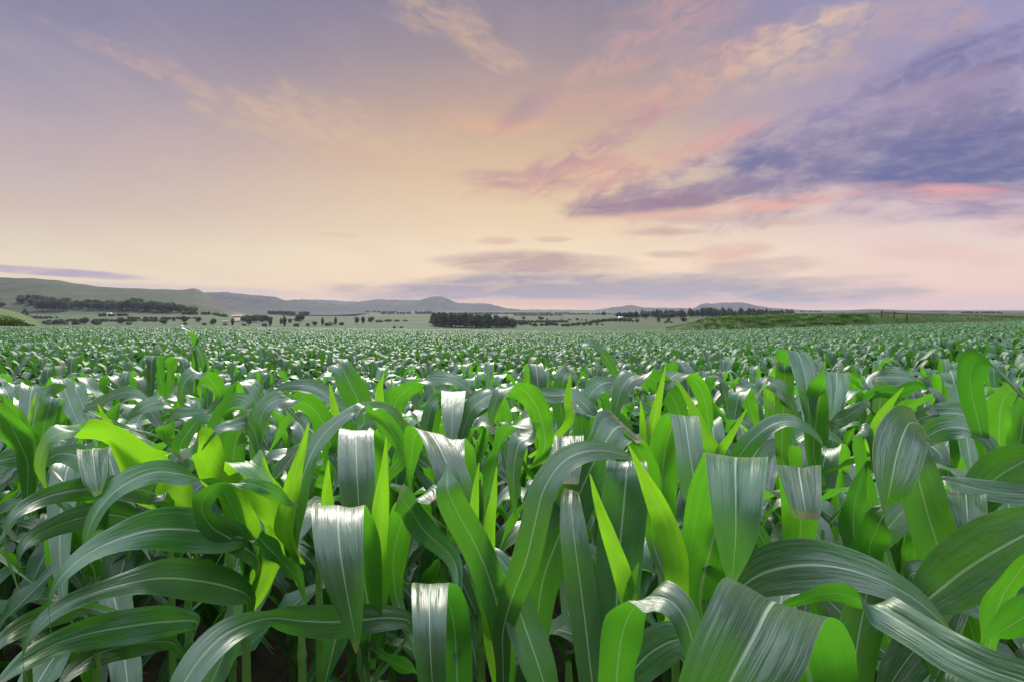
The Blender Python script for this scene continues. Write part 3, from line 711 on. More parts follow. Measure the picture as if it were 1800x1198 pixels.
hero('maize plant whose bright leaf is folded square and hangs as a flap, right of centre', sx(1240, 1.0), 1.06, [
 L_([(1235, 1100, 1.02, 0, 54), (1232, 1040, 1.01, 0, 84), (1250, 960, .99, 0, 108), (1274, 870, .95, 0, 128), (1290, 812, .90, 0, 116), (1293, 803, .86, 0, 108), (1292, 822, .83, 0, 105), (1293, 880, .82, 0, 96), (1293, 940, .815, 0, 76), (1289, 990, .815, 0, 44), (1286, 1032, .815, 0, 4)], fix=174, ruffle=.006),
 L_([(1170, 980, 1.3, 0, 44), (1163, 880, 1.3, 0, 56), (1168, 800, 1.28, 0, 60), (1182, 745, 1.26, 0, 54), (1198, 730, 1.22, 0, 52), (1204, 738, 1.18, 0, 52), (1212, 790, 1.17, -4, 52), (1222, 850, 1.16, -6, 60), (1236, 910, 1.16, -6, 30)], fix=176, ruffle=.02),
 L_([(1150, 960, 1.2, 176, 22), (1145, 900, 1.2, 172, 34), (1140, 830, 1.2, 165, 40), (1118, 780, 1.18, 140, 34), (1108, 768, 1.16, 90, 20)]),
 L_([(1258, 808, 1.3, 178, 30), (1240, 765, 1.3, 176, 24), (1215, 712, 1.3, 176, 14), (1187, 662, 1.3, 174, 2)], young=True),
 L_([(1262, 806, 1.25, 178, 18), (1285, 765, 1.25, 178, 14), (1313, 717, 1.25, 178, 2)], young=True),
 L_([(1280, 850, 1.35, 10, 26), (1300, 800, 1.34, 16, 36), (1330, 765, 1.33, 30, 30), (1365, 742, 1.32, 40, 24), (1400, 742, 1.3, 40, 20), (1440, 770, 1.3, 40, 12), (1446, 790, 1.3, 40, 2)]),
], 4)
hero('maize plant whose low bright leaf curls over to the right at the bottom edge', sx(1090, .76), .80, [
 L_([(1085, 1290, .76, 178, 56), (1085, 1180, .75, 178, 70), (1098, 1100, .735, 176, 72), (1122, 1058, .71, 150, 56), (1150, 1047, .69, 80, 42), (1180, 1056, .67, 32, 52), (1204, 1086, .66, 18, 58), (1218, 1130, .655, 10, 50), (1228, 1190, .65, 6, 36), (1236, 1260, .65, 6, 6)]),
 L_([(1070, 1260, .85, 60, 20), (1120, 1170, .84, 30, 56), (1170, 1130, .82, 30, 60), (1215, 1120, .8, 40, 30)], ruffle=.03),
], 3)
hero('maize plant with the largest leaf, a huge dull green blade bent over the bottom edge', sx(1425, .64), 1.05, [
 L_([(1440, 1290, .62, 0, 150), (1418, 1170, .60, 0, 170), (1392, 1095, .56, 0, 172), (1366, 1058, .515, 0, 166), (1350, 1068, .48, 0, 172), (1330, 1110, .465, 0, 186), (1296, 1175, .455, 0, 190), (1262, 1240, .45, 0, 170), (1225, 1310, .45, 0, 90), (1205, 1350, .45, 0, 10)], fix=157, ruffle=.008),
 L_([(1372, 1082, .70, 150, 20), (1420, 1052, .68, 150, 34), (1470, 1042, .66, 145, 44), (1520, 1058, .64, 110, 44), (1560, 1078, .62, 50, 50), (1610, 1108, .59, 25, 60), (1670, 1145, .56, 20, 70), (1740, 1178, .53, 18, 78), (1820, 1205, .50, 18, 80), (1900, 1240, .48, 18, 60)], ruffle=.015),
 L_([(1440, 1260, .72, 178, 40), (1448, 1160, .72, 178, 50), (1440, 1090, .72, 178, 34), (1424, 1050, .71, 176, 6)]),
], 3)
hero('maize plant with a single wide silvery leaf sweeping right above the bottom right corner', sx(1275, .84), .98, [
 L_([(1282, 1060, .84, 40, 24), (1320, 1018, .82, 30, 58), (1370, 998, .80, 24, 82), (1430, 992, .78, 24, 84), (1490, 1000, .76, 26, 68), (1550, 1020, .74, 28, 56), (1605, 1050, .73, 30, 44), (1648, 1085, .72, 32, 28), (1682, 1123, .72, 35, 3)], ruffle=.02),
 L_([(1310, 1000, 1.0, 170, 22), (1345, 960, .98, 168, 24), (1310, 905, 1.0, 160, 26)], ruffle=.0),
], 4)
hero('maize plant with a big oval silver leaf facing us, twisted green at its base', sx(1590, 1.02), 1.08, [
 L_([(1548, 1080, 1.03, 178, 30), (1535, 1010, 1.02, 176, 54), (1528, 965, 1.0, 170, 52), (1543, 925, .94, 120, 30), (1556, 895, .915, 40, 46), (1566, 850, .92, 8, 84), (1576, 800, .95, 0, 100), (1588, 762, .99, -6, 92), (1600, 742, 1.04, -20, 74), (1618, 745, 1.10, -50, 44)], ruffle=.015),
 L_([(1672, 1080, 1.08, 4, 60), (1655, 985, 1.07, 4, 92), (1630, 900, 1.06, 4, 102), (1612, 830, 1.06, 4, 88), (1604, 785, 1.08, 4, 64), (1604, 765, 1.12, 20, 44)], ruffle=.02),
 L_([(1412, 1000, 1.18, 0, 50), (1408, 920, 1.18, 0, 66), (1407, 850, 1.15, 0, 72), (1405, 822, 1.11, 0, 72), (1404, 826, 1.07, 0, 72), (1409, 860, 1.05, 0, 66), (1415, 895, 1.04, 0, 56), (1416, 912, 1.04, 0, 44)], fix=178, ruffle=.02),
 L_([(1540, 920, 1.1, 178, 24), (1525, 860, 1.1, 176, 30), (1512, 800, 1.08, 170, 26), (1508, 762, 1.06, 130, 20), (1520, 756, 1.04, 60, 18), (1534, 780, 1.03, 20, 24), (1535, 830, 1.03, 10, 12)]),
 L_([(1512, 985, 1.05, 178, 40), (1500, 920, 1.05, 178, 48), (1508, 860, 1.05, 176, 30), (1525, 810, 1.05, 174, 4)]),
], 4)
hero('maize plant on the right with dark glossy leaves lying low beneath the oval silver leaf', sx(1640, .90), .84, [
 L_([(1610, 1080, .88, 40, 30), (1665, 1025, .86, 26, 86), (1720, 985, .84, 22, 106), (1780, 950, .82, 22, 104), (1850, 915, .80, 24, 60), (1900, 890, .79, 24, 8)], ruffle=.02),
 L_([(1600, 1010, .94, 30, 30), (1645, 1018, .92, 22, 66), (1700, 1045, .90, 20, 70), (1750, 1080, .88, 22, 44), (1790, 1115, .87, 24, 6)], ruffle=.02),
 L_([(1700, 1040, .98, 10, 40), (1660, 1075, .96, 8, 84), (1620, 1125, .94, 8, 90), (1580, 1180, .92, 8, 80), (1545, 1240, .91, 8, 30)], ruffle=.02),
 L_([(1500, 1250, .95, 0, 60), (1505, 1150, .96, 0, 80), (1520, 1060, .97, 0, 74), (1530, 990, .98, 0, 40)], fix=0, ruffle=.02),
], 3)
hero('maize plant cut by the right edge of the photo, with two bright yellow-green leaves', sx(1850, .62), .98, [
 L_([(1742, 1180, .62, 176, 26), (1745, 1110, .61, 176, 48), (1762, 1050, .60, 176, 56), (1795, 1000, .59, 174, 44), (1830, 960, .58, 170, 10)]),
 L_([(1730, 1140, .58, 130, 10), (1760, 1110, .56, 160, 50), (1800, 1085, .55, 165, 80), (1850, 1050, .54, 165, 60), (1900, 1010, .54, 165, 8)]),
], 3)
hero('maize plant at right whose grey leaf arcs over into a narrow drooping tip', sx(1650, 1.28), .98, [
 L_([(1610, 790, 1.3, 60, 14), (1650, 755, 1.27, 34, 34), (1695, 752, 1.24, 30, 40), (1730, 772, 1.22, 28, 38), (1754, 806, 1.20, 24, 26), (1764, 842, 1.19, 30, 12), (1762, 872, 1.19, 40, 3)]),
 L_([(1655, 845, 1.12, 60, 8), (1685, 850, 1.10, 36, 24), (1740, 862, 1.07, 32, 34), (1800, 868, 1.04, 32, 30), (1870, 872, 1.0, 32, 8)], ruffle=.04),
 L_([(1700, 900, 1.12, 40, 34), (1740, 848, 1.10, 24, 66), (1790, 815, 1.07, 22, 70), (1860, 780, 1.03, 22, 10)]),
 L_([(1665, 960, 1.2, 0, 56), (1690, 900, 1.18, 0, 60), (1696, 862, 1.14, 0, 60), (1697, 862, 1.1, 0, 60), (1700, 900, 1.08, 0, 58), (1704, 950, 1.08, 0, 30)], fix=185),
], 4)
hero('maize plant left of centre, smooth grey leaf hung over with a bright right edge', sx(640, 1.5), 1.06, [
 L_([(648, 960, 1.45, 0, 40), (650, 880, 1.45, 0, 56), (648, 810, 1.43, 0, 68), (640, 768, 1.40, 0, 66), (630, 756, 1.36, 0, 60), (626, 764, 1.33, 0, 62), (627, 820, 1.31, 0, 66), (630, 880, 1.30, 0, 60), (632, 930, 1.3, 0, 30)], fix=178, ruffle=.01),
 L_([(710, 800, 1.5, 178, 24), (690, 760, 1.5, 170, 34), (665, 726, 1.49, 150, 30), (640, 714, 1.46, 90, 24), (628, 730, 1.43, 40, 20), (624, 745, 1.42, 30, 4)]),
 L_([(590, 800, 1.6, 0, 30), (606, 780, 1.58, 5, 34), (615, 745, 1.56, 5, 30), (600, 735, 1.55, 30, 16)], ruffle=.08),
], 4)
hero('maize plant near the centre, long grey leaf draped to the right beside a bright strip', sx(790, 1.42), 1.04, [
 L_([(722, 860, 1.4, 0, 6), (724, 800, 1.4, 0, 26), (730, 765, 1.39, 0, 44), (745, 756, 1.36, 0, 50), (760, 765, 1.33, -6, 54), (780, 800, 1.31, -8, 60), (800, 850, 1.30, -8, 60), (822, 920, 1.30, -8, 40), (835, 980, 1.3, -8, 6)], fix=165, ruffle=.03),
 L_([(822, 880, 1.4, 0, 40), (815, 800, 1.4, 0, 42), (806, 775, 1.38, 0, 38), (800, 774, 1.35, 0, 36), (800, 800, 1.34, 0, 34), (806, 850, 1.33, 0, 20)], fix=180),
], 4)
hero('mid-left maize plant with a broad yellow-green loop next to a slim spear', sx(560, 1.72), 1.08, [
 L_([(582, 800, 1.68, 176, 30), (572, 750, 1.66, 174, 46), (548, 715, 1.64, 160, 40), (522, 704, 1.61, 120, 26), (494, 700, 1.57, 50, 30), (468, 715, 1.54, 24, 36), (454, 750, 1.52, 12, 36), (448, 795, 1.51, 10, 24), (450, 830, 1.51, 10, 4)]),
 L_([(486, 686, 2.0, 45, 6), (520, 676, 1.96, 34, 22), (553, 682, 1.92, 30, 26), (582, 700, 1.88, 30, 20), (613, 724, 1.86, 34, 3)]),
 L_([(595, 770, 1.8, 178, 18), (588, 720, 1.8, 178, 16), (579, 672, 1.8, 178, 2)], young=True),
 L_([(640, 740, 1.85, 3, 40), (628, 700, 1.84, 3, 56), (612, 668, 1.83, 5, 52), (602, 648, 1.84, 8, 40), (592, 638, 1.87, 40, 28)], ruffle=.04),
], 3)
hero('maize plant in the middle with a pale leaf hung like a cloth', sx(800, 1.78), 1.05, [
 L_([(796, 820, 1.78, 0, 34), (797, 750, 1.77, 0, 40), (797, 700, 1.74, 0, 44), (797, 689, 1.70, 0, 43), (797, 692, 1.66, 0, 43), (795, 730, 1.64, 0, 38), (793, 775, 1.63, 0, 16), (792, 790, 1.63, 0, 3)], fix=180, ruffle=.02),
 L_([(760, 760, 1.75, 0, 30), (764, 720, 1.72, 10, 34), (776, 702, 1.70, 20, 30), (758, 716, 1.68, 30, 26), (748, 760, 1.67, 10, 24), (746, 800, 1.67, 10, 3)], ruffle=.03),
 L_([(874, 690, 1.74, 60, 20), (850, 700, 1.70, 36, 30), (828, 722, 1.67, 26, 32), (814, 760, 1.65, 18, 24), (808, 800, 1.65, 14, 3)]),
 L_([(700, 740, 1.8, 174, 22), (696, 705, 1.8, 172, 38), (722, 680, 1.78, 130, 34), (760, 664, 1.76, 50, 24), (798, 668, 1.74, 40, 22), (830, 690, 1.74, 40, 4)]),
 L_([(675, 720, 1.9, 178, 18), (667, 690, 1.9, 178, 14), (675, 655, 1.9, 178, 2)], young=True),
], 3)
hero('maize plant right of centre, yellow-green arch behind a tall dark spear', sx(1185, 1.62), 1.08, [
 L_([(1198, 770, 1.60, 172, 26), (1190, 715, 1.58, 170, 36), (1168, 682, 1.57, 160, 38), (1138, 662, 1.55, 130, 32), (1112, 660, 1.52, 60, 28), (1094, 680, 1.50, 26, 30), (1084, 712, 1.49, 16, 22), (1080, 742, 1.49, 20, 3)]),
 L_([(1243, 760, 1.65, 170, 14), (1240, 710, 1.64, 165, 24), (1226, 675, 1.62, 150, 30), (1202, 656, 1.60, 90, 24), (1180, 662, 1.57, 40, 26), (1165, 685, 1.55, 24, 20), (1160, 715, 1.55, 20, 3)]),
 L_([(1138, 830, 1.35, 178, 26), (1146, 760, 1.35, 178, 22), (1158, 700, 1.35, 178, 14), (1170, 643, 1.35, 178, 2)], young=True),
 L_([(1136, 800, 1.38, 178, 18), (1131, 755, 1.38, 178, 14), (1126, 704, 1.38, 178, 2)], young=True),
 L_([(940, 692, 1.6, 50, 8), (970, 694, 1.57, 34, 24), (1008, 696, 1.54, 32, 22), (1032, 714, 1.52, 30, 22), (1052, 738, 1.51, 30, 12), (1064, 750, 1.51, 30, 2)]),
 L_([(1086, 676, 1.62, 70, 16), (1060, 674, 1.58, 40, 28), (1040, 690, 1.56, 24, 30), (1028, 715, 1.55, 14, 26), (1024, 745, 1.55, 12, 3)]),
], 3)
hero('maize plant in the mid-distance near the centre with an arched dark green leaf', sx(930, 1.55), 1.02, [
 L_([(958, 780, 1.5, 172, 26), (950, 730, 1.48, 172, 40), (930, 695, 1.46, 160, 40), (905, 680, 1.44, 130, 30), (880, 690, 1.41, 50, 24), (866, 720, 1.4, 20, 20), (864, 750, 1.4, 20, 3)]),
 L_([(990, 760, 1.7, 2, 24), (985, 710, 1.69, 2, 36), (990, 670, 1.68, 4, 38), (996, 656, 1.7, 20, 34), (1004, 655, 1.73, 60, 24)]),
 L_([(1020, 780, 1.4, 3, 40), (1022, 750, 1.39, 3, 36), (1024, 728, 1.38, 5, 32), (1026, 722, 1.4, 60, 30)]),
 L_([(1000, 740, 1.5, 178, 16), (998, 700, 1.5, 178, 14), (1003, 655, 1.5, 178, 2)], young=True),
], 3)
hero('right-hand maize plant, tall dusky leaf falling in a smooth curve above the rest', sx(1395, 1.9), 1.14, [
 L_([(1381, 720, 1.95, 0, 26), (1380, 660, 1.94, 0, 34), (1384, 625, 1.91, 0, 40), (1394, 617, 1.87, 0, 40), (1404, 624, 1.84, -6, 44), (1414, 655, 1.82, -6, 48), (1420, 690, 1.81, -6, 40), (1422, 730, 1.81, -6, 20), (1424, 760, 1.81, -6, 3)], fix=170, ruffle=.01),
 L_([(1374, 800, 1.85, 2, 26), (1376, 740, 1.84, 2, 36), (1379, 680, 1.83, 2, 40), (1379, 648, 1.82, 4, 38), (1379, 640, 1.86, 40, 34)], ruffle=.02),
 L_([(1350, 700, 2.0, 178, 16), (1356, 668, 2.0, 178, 14), (1367, 632, 2.0, 178, 2)], young=True),
 L_([(1350, 672, 1.75, 60, 14), (1372, 682, 1.72, 34, 28), (1390, 705, 1.7, 30, 30), (1402, 740, 1.69, 26, 3)]),
], 3)
hero('maize plant with a leaf creased into a sharp inverted V, grey outside and green inside', sx(1445, 1.7), 1.08, [
 L_([(1430, 790, 1.70, 0, 30), (1436, 730, 1.69, 0, 44), (1446, 680, 1.67, 0, 50), (1466, 658, 1.62, 0, 46), (1470, 656, 1.58, 0, 42), (1471, 680, 1.56, 0, 36), (1466, 715, 1.55, 0, 20), (1458, 738, 1.55, 0, 3)], fix=176, ruffle=.01),
 L_([(1458, 742, 1.5, 60, 8), (1480, 735, 1.47, 40, 18), (1505, 720, 1.45, 40, 18), (1523, 703, 1.44, 40, 4)]),
 L_([(1540, 780, 1.6, 4, 30), (1544, 730, 1.6, 2, 42), (1548, 690, 1.6, 2, 44), (1540, 672, 1.6, 20, 36)]),
], 3)
hero('maize plant with wavy green ribbon leaves rippling sideways below the tall dusky leaf, far right', sx(1590, 1.55), 1.05, [
 L_([(1524, 706, 1.6, 150, 18), (1550, 688, 1.57, 155, 26), (1580, 690, 1.55, 150, 24), (1606, 680, 1.53, 150, 26), (1632, 684, 1.52, 80, 24), (1652, 698, 1.5, 20, 26), (1652, 716, 1.49, 20, 22), (1630, 727, 1.48, 30, 6)]),
 L_([(1580, 745, 1.5, 170, 14), (1585, 720, 1.48, 165, 26), (1612, 708, 1.46, 150, 26), (1640, 692, 1.46, 150, 8)]),
 L_([(1530, 790, 1.2, 178, 22), (1540, 745, 1.2, 178, 20), (1562, 712, 1.2, 178, 14), (1588, 680, 1.2, 178, 2)], young=True),
 L_([(1530, 668, 1.75, 60, 10), (1560, 662, 1.72, 36, 26), (1590, 664, 1.70, 32, 30), (1616, 672, 1.69, 34, 8)]),
 L_([(1612, 740, 1.52, 60, 16), (1650, 726, 1.48, 34, 32), (1690, 728, 1.45, 26, 44), (1720, 748, 1.43, 26, 36), (1741, 776, 1.42, 26, 4)], ruffle=.04),
], 3)
hero('maize plant at far right, wide dark leaf thrown over towards the photo edge', sx(1735, 1.2), 1.14, [
 L_([(1732, 800, 1.22, 0, 24), (1718, 735, 1.22, 0, 36), (1706, 680, 1.20, 0, 40), (1708, 645, 1.16, 0, 44), (1726, 632, 1.12, -10, 56), (1750, 648, 1.09, -12, 84), (1780, 680, 1.07, -12, 90), (1812, 712, 1.06, -12, 70), (1850, 750, 1.05, -12, 6)], fix=142, ruffle=.015),
 L_([(1755, 800, 1.28, 178, 40), (1756, 750, 1.27, 178, 60), (1760, 710, 1.26, 176, 54), (1780, 680, 1.26, 172, 30)]),
 L_([(1790, 790, 1.2, 178, 40), (1798, 740, 1.2, 178, 44), (1806, 700, 1.2, 178, 30)]),
], 4)
hero('maize plant at the left edge of the photo with two tall yellow-green pointed leaves', sx(48, 1.42), .98, [
 L_([(58, 830, 1.42, 178, 24), (50, 770, 1.41, 178, 34), (28, 730, 1.40, 178, 26), (2, 690, 1.39, 176, 3)]),
 L_([(48, 810, 1.40, 178, 40), (30, 768, 1.38, 176, 50), (8, 730, 1.36, 174, 40), (-20, 700, 1.35, 170, 4)]),
 L_([(50, 770, 1.45, 178, 10), (56, 720, 1.45, 178, 8), (63, 688, 1.45, 178, 2)], young=True),
 L_([(76, 820, 1.5, 3, 26), (76, 760, 1.49, 3, 42), (86, 715, 1.48, 4, 42), (92, 697, 1.5, 20, 38), (96, 696, 1.54, 70, 30)], ruffle=.01),
], 4)
hero('maize plant left, with a bluish leaf hanging in a square flap behind the looped leaf', sx(170, 1.38), .92, [
 L_([(172, 900, 1.40, 0, 40), (168, 830, 1.39, 0, 46), (164, 796, 1.36, 0, 48), (163, 789, 1.32, 0, 47), (164, 800, 1.29, 0, 47), (168, 840, 1.28, -4, 40), (172, 870, 1.28, -4, 12)], fix=184, ruffle=.02),
 L_([(60, 830, 1.5, 50, 12), (95, 800, 1.48, 30, 30), (130, 798, 1.46, 26, 38), (162, 820, 1.44, 26, 34), (190, 850, 1.42, 30, 8)]),
 L_([(60, 790, 1.55, 160, 20), (40, 800, 1.5, 60, 24), (10, 806, 1.45, 36, 22), (-30, 820, 1.4, 36, 6)]),
], 4)
hero('maize plant mid-left whose leaf sweeps sideways into a long narrow point over the dark furrow', sx(300, 1.95), 1.04, [
 L_([(303, 735, 1.95, 170, 14), (302, 716, 1.93, 120, 18), (282, 706, 1.90, 40, 22), (255, 714, 1.87, 30, 26), (230, 732, 1.85, 34, 14), (220, 746, 1.85, 34, 2)]),
 L_([(385, 700, 2.15, 174, 22), (374, 672, 2.13, 170, 32), (358, 657, 2.11, 130, 28), (340, 656, 2.08, 50, 24), (324, 672, 2.06, 18, 26), (318, 696, 2.05, 10, 20), (322, 720, 2.05, 14, 2)]),
 L_([(205, 765, 1.75, 178, 18), (190, 745, 1.75, 178, 16), (172, 710, 1.75, 178, 2)], young=True),
 L_([(150, 720, 1.9, 50, 8), (175, 708, 1.86, 34, 22), (205, 692, 1.83, 30, 24), (235, 690, 1.81, 34, 16), (262, 704, 1.8, 34, 3)]),
], 3)
hero('maize plant mid-left with a grey leaf folded over a bright underside, wrinkled along the crease', sx(405, 1.78), 1.06, [
 L_([(372, 820, 1.75, 2, 34), (378, 770, 1.74, 2, 44), (394, 732, 1.72, 4, 50), (406, 716, 1.70, 10, 46), (420, 716, 1.68, 60, 36), (428, 730, 1.66, 150, 14)], ruffle=.03),
 L_([(298, 778, 1.85, 160, 10), (292, 750, 1.83, 120, 20), (305, 728, 1.80, 40, 20), (340, 724, 1.78, 34, 16), (366, 722, 1.77, 40, 3)]),
 L_([(318, 790, 1.7, 10, 34), (330, 760, 1.68, 10, 34), (350, 738, 1.67, 24, 22), (372, 732, 1.66, 40, 3)]),
], 3)
# two plants that stand clear of the crop farther out
hero('tall maize plant standing well above the crop on the left, its top leaf hooked over', sx(347, 4.4), 1.42, [
 L_([(346, 680, 4.4, 176, 12), (343, 640, 4.4, 176, 14), (344, 606, 4.4, 172, 14), (337, 588, 4.38, 150, 12), (326, 578, 4.34, 100, 8), (317, 577, 4.30, 40, 5), (311, 588, 4.28, 20, 3), (308, 604, 4.27, 20, 1)]),
 L_([(348, 650, 4.38, 10, 8), (343, 618, 4.37, 10, 8), (344, 608, 4.35, 30, 9), (352, 622, 4.33, 10, 16), (358, 640, 4.32, 6, 18), (360, 656, 4.32, 6, 3)]),
 L_([(344, 612, 4.42, 60, 4), (350, 593, 4.4, 30, 6), (356, 592, 4.38, 30, 6), (362, 600, 4.37, 30, 1)]),
 L_([(352, 680, 4.3, 178, 12), (362, 650, 4.3, 178, 10), (366, 630, 4.3, 176, 2)]),
], 4)
hero('maize plant right of centre, one leaf hooked to the left above the crop', sx(1068, 3.6), 1.30, [
 L_([(1082, 660, 3.6, 10, 12), (1072, 640, 3.58, 12, 20), (1060, 622, 3.56, 20, 20), (1046, 608, 3.54, 60, 14), (1033, 604, 3.52, 60, 8), (1022, 610, 3.5, 40, 4), (1018, 625, 3.5, 30, 1)]),
], 4)

GROUP = 'maize plants of the field'
for h_ in HERO:
    if len(h_[0].split()) > 16: print('LONG', len(h_[0].split()), h_[0])
def add_plant(label, x, y, parts_meshes, rot=0.0, scale=1.0, group=GROUP):
    e = empty('maize_plant', (x, y, gz(x, y)))
    e.rotation_euler = (0, 0, rot); e.scale = (scale,) * 3
    tag(e, label, 'maize plant', group)
    for nm, me in parts_meshes: link(nm, me, e)
    return e

hero_xy = []
for label, (hx, hy), H, leaves, low in HERO:
    g = gz(hx, hy)
    rg = np.random.default_rng(abs(hash((round(hx, 3), round(hy, 3)))) % 100000)
    parts = []
    a = Acc(); a.add(*stalk_geo(H), 2); parts.append(('stalk', a.mesh('stalk', MATS)))
    for pts, kw in leaves:
        kw = dict(kw); yg = kw.pop('young', False)
        V_, Fq, uv = traced_leaf(pts, stalk=(hx, hy), **kw)
        V_ = V_ - np.array([hx, hy, g])
        a = Acc(); a.add(V_, Fq, uv, 1 if yg else 0); parts.append(('leaf', a.mesh('leaf', MATS)))
    _, spec = plant_spec(rg)
    for l in spec[:low]:
        l = list(l); l[0] = min(l[0] * .8, H - .25); l[4] = rg.uniform(30, 60); l[5] = rg.uniform(110, 140); l[2] *= .85
        a = Acc(); a.add(*grow_leaf(*l[:9], n=24, cols=6, rg=rg, sway=rg.normal(0, .3)), 0); parts.append(('leaf', a.mesh('leaf', MATS)))
    add_plant(label, hx, hy, parts)
    hero_xy.append((hx, hy))

# ------------------------------------------------------------------ the rest of the crop: plants in rows
def row_positions():
    out = []
    cdir = np.array([-.7071, .7071]); nrm = np.array([.7071, .7071])
    for k in range(-9, 300):
        c = (ROWC + k * ROWS) / math.sqrt(2)
        for s in np.arange(-110, 110, .21):
            p = nrm * c + cdir * s
            out.append((p[0], p[1], k))
    return np.array(out)
pos = row_positions()
pos[:, 0] += rng.normal(0, .035, len(pos)); pos[:, 1] += rng.normal(0, .035, len(pos))
rc = np.hypot(pos[:, 0], pos[:, 1])
surround = pos[(rc < 6) & (rc > .85) & ((pos[:, 1] < -.2) | (np.abs(pos[:, 0]) > np.maximum(pos[:, 1], 0) * 1.05 + .85)) & (pos[:, 1] < 4)]
inside = (pos[:, 1] > .4) & (np.abs(pos[:, 0]) < pos[:, 1] * 1.0 + 1.5)
pos = pos[inside]
pp, Yd = pcol(pos[:, 0], pos[:, 1])
pos = pos[Yd < end_f(pp)]
hx_ = np.array(hero_xy)
dmin = np.min(np.hypot(pos[:, None, 0] - hx_[None, :, 0], pos[:, None, 1] - hx_[None, :, 1]), axis=1)
Yp = pos[:, 1]
keep = (dmin > .19) & (Yp > 1.75 - .1 * (pos[:, 0] > .5)) | (dmin > .24) & (Yp > 1.55) & (np.abs(pos[:, 0]) > 1.2)
pos = pos[keep]
infr = np.abs(pos[:, 0]) < pos[:, 1] * .86 + .35
order = np.argsort(np.hypot(pos[:, 0], pos[:, 1]) + (~infr) * 1e6)
N_IND = 300 - len(HERO)
ind = pos[order[:N_IND]]
rest = pos[order[N_IND:]]
Y_LIM = ind[:, 1].max()

rgp = np.random.default_rng(21)
PROTO = []
for i in range(9):
    pp_ = []
    for nm, gl, mi in proto_parts(rgp, 26, 6):
        a = Acc(); a.add(*gl[0], mi); pp_.append((nm, a.mesh(nm, MATS)))
    PROTO.append(pp_)
PROTO1 = []
for i in range(9):
    a = Acc()
    for nm, gl, mi in proto_parts(rgp, 18, 4): a.add(*gl[0], mi)
    PROTO1.append(a.mesh('maize_plant', MATS))
for i, (x, y, k) in enumerate(ind):
    rot = rgp.uniform(0, 6.283); sc = rgp.uniform(1.02, 1.24) + .10 * float(1 - sst(2.0, 6.0, y))
    if i < 90:
        add_plant('maize plant with arched leaves, in the close rows just behind the foremost ones', x, y, PROTO[int(rgp.integers(9))], rot, sc)
    else:
        o = link('maize_plant', PROTO1[int(rgp.integers(9))])
        o.location = (x, y, gz(x, y)); o.rotation_euler = (0, 0, rot); o.scale = (sc,) * 3
        tag(o, 'small-looking maize plant farther into the crop, its leaves bent over at the top', 'maize plant', GROUP)

# the countless plants beyond: one object, plants set out on points
protos = bpy.data.collections.new('maize_kinds')
def proto_far(name, n, cols, count, spread, rg, fewer=1.0, leafscale=1.0):
    a = Acc()
    for c in range(count):
        H, ls = plant_spec(rg)
        ox, oy = (rg.uniform(-spread, spread), rg.uniform(-spread, spread)) if count > 1 else (0, 0)
        for l in ls:
            if rg.random() > fewer: continue
            if count > 1 and l[0] < .3: continue
            l = list(l); l[3] *= leafscale
            V_, Fq, uv = grow_leaf(*l[:9], n=n, cols=cols, rg=rg, ruffle=.04)
            a.add(V_ + np.array([ox, oy, 0]), Fq, uv, 1 if l[9] else 0)
    me = a.mesh(name, MATS_FAR)
    o = bpy.data.objects.new(name, me); protos.objects.link(o)
for i in range(8): proto_far('a_%02d' % i, 12, 2, 1, 0, rgp)
for i in range(8): proto_far('b_%02d' % i, 7, 2, 1, 0, rgp, .8, 1.15)
for i in range(6): proto_far('c_%02d' % i, 5, 1, 7, .55, rgp, .8, 1.3)
nearr = rest[rest[:, 1] < 42]
farx, fary = np.meshgrid(np.arange(-200, 200, 1.1), np.arange(42, 195, 1.1))
farp = np.stack([farx.ravel(), fary.ravel()], 1) + rng.uniform(-.3, .3, (farx.size, 2))
fp, fY = pcol(farp[:, 0], farp[:, 1])
farp = farp[(np.abs(farp[:, 0]) < farp[:, 1] * .95 + 2) & (fY < end_f(fp))]
sd_ = np.min(np.hypot(surround[:, None, 0] - np.concatenate([ind, nearr])[None, :, 0], surround[:, None, 1] - np.concatenate([ind, nearr])[None, :, 1]), axis=1)
surround = surround[sd_ > .15]
nearr = np.concatenate([nearr, surround])
pts_all = np.concatenate([nearr[:, :2], farp])
idx = np.concatenate([np.where(nearr[:, 1] < 13, rng.integers(0, 8, len(nearr)), rng.integers(8, 16, len(nearr))), rng.integers(16, 22, len(farp))])
zz = ground_z(pts_all[:, 0], pts_all[:, 1])
me = bpy.data.meshes.new('maize_crop')
me.vertices.add(len(pts_all)); me.vertices.foreach_set('co', np.column_stack([pts_all, zz]).astype(np.float32).ravel())
at1 = me.attributes.new('pick', 'INT', 'POINT'); at1.data.foreach_set('value', idx.astype(np.int32))
at2 = me.attributes.new('turn', 'FLOAT', 'POINT'); at2.data.foreach_set('value', rng.uniform(0, 6.283, len(idx)).astype(np.float32))
at3 = me.attributes.new('size', 'FLOAT', 'POINT'); at3.data.foreach_set('value', (rng.uniform(1.05, 1.28, len(idx))).astype(np.float32))
crop = tag(link('maize_crop', me), 'sea of green maize stretching from the middle distance to the edge of the field', 'maize crop', None, 'stuff')
ng = bpy.data.node_groups.new('set_out', 'GeometryNodeTree')
ng.interface.new_socket('Geometry', in_out='INPUT', socket_type='NodeSocketGeometry')
ng.interface.new_socket('Geometry', in_out='OUTPUT', socket_type='NodeSocketGeometry')
gi = ng.nodes.new('NodeGroupInput'); go = ng.nodes.new('NodeGroupOutput')
m2p = ng.nodes.new('GeometryNodeMeshToPoints')
iop = ng.nodes.new('GeometryNodeInstanceOnPoints')
ci = ng.nodes.new('GeometryNodeCollectionInfo'); ci.inputs['Collection'].default_value = protos
ci.inputs['Separate Children'].default_value = True; ci.inputs['Reset Children'].default_value = True
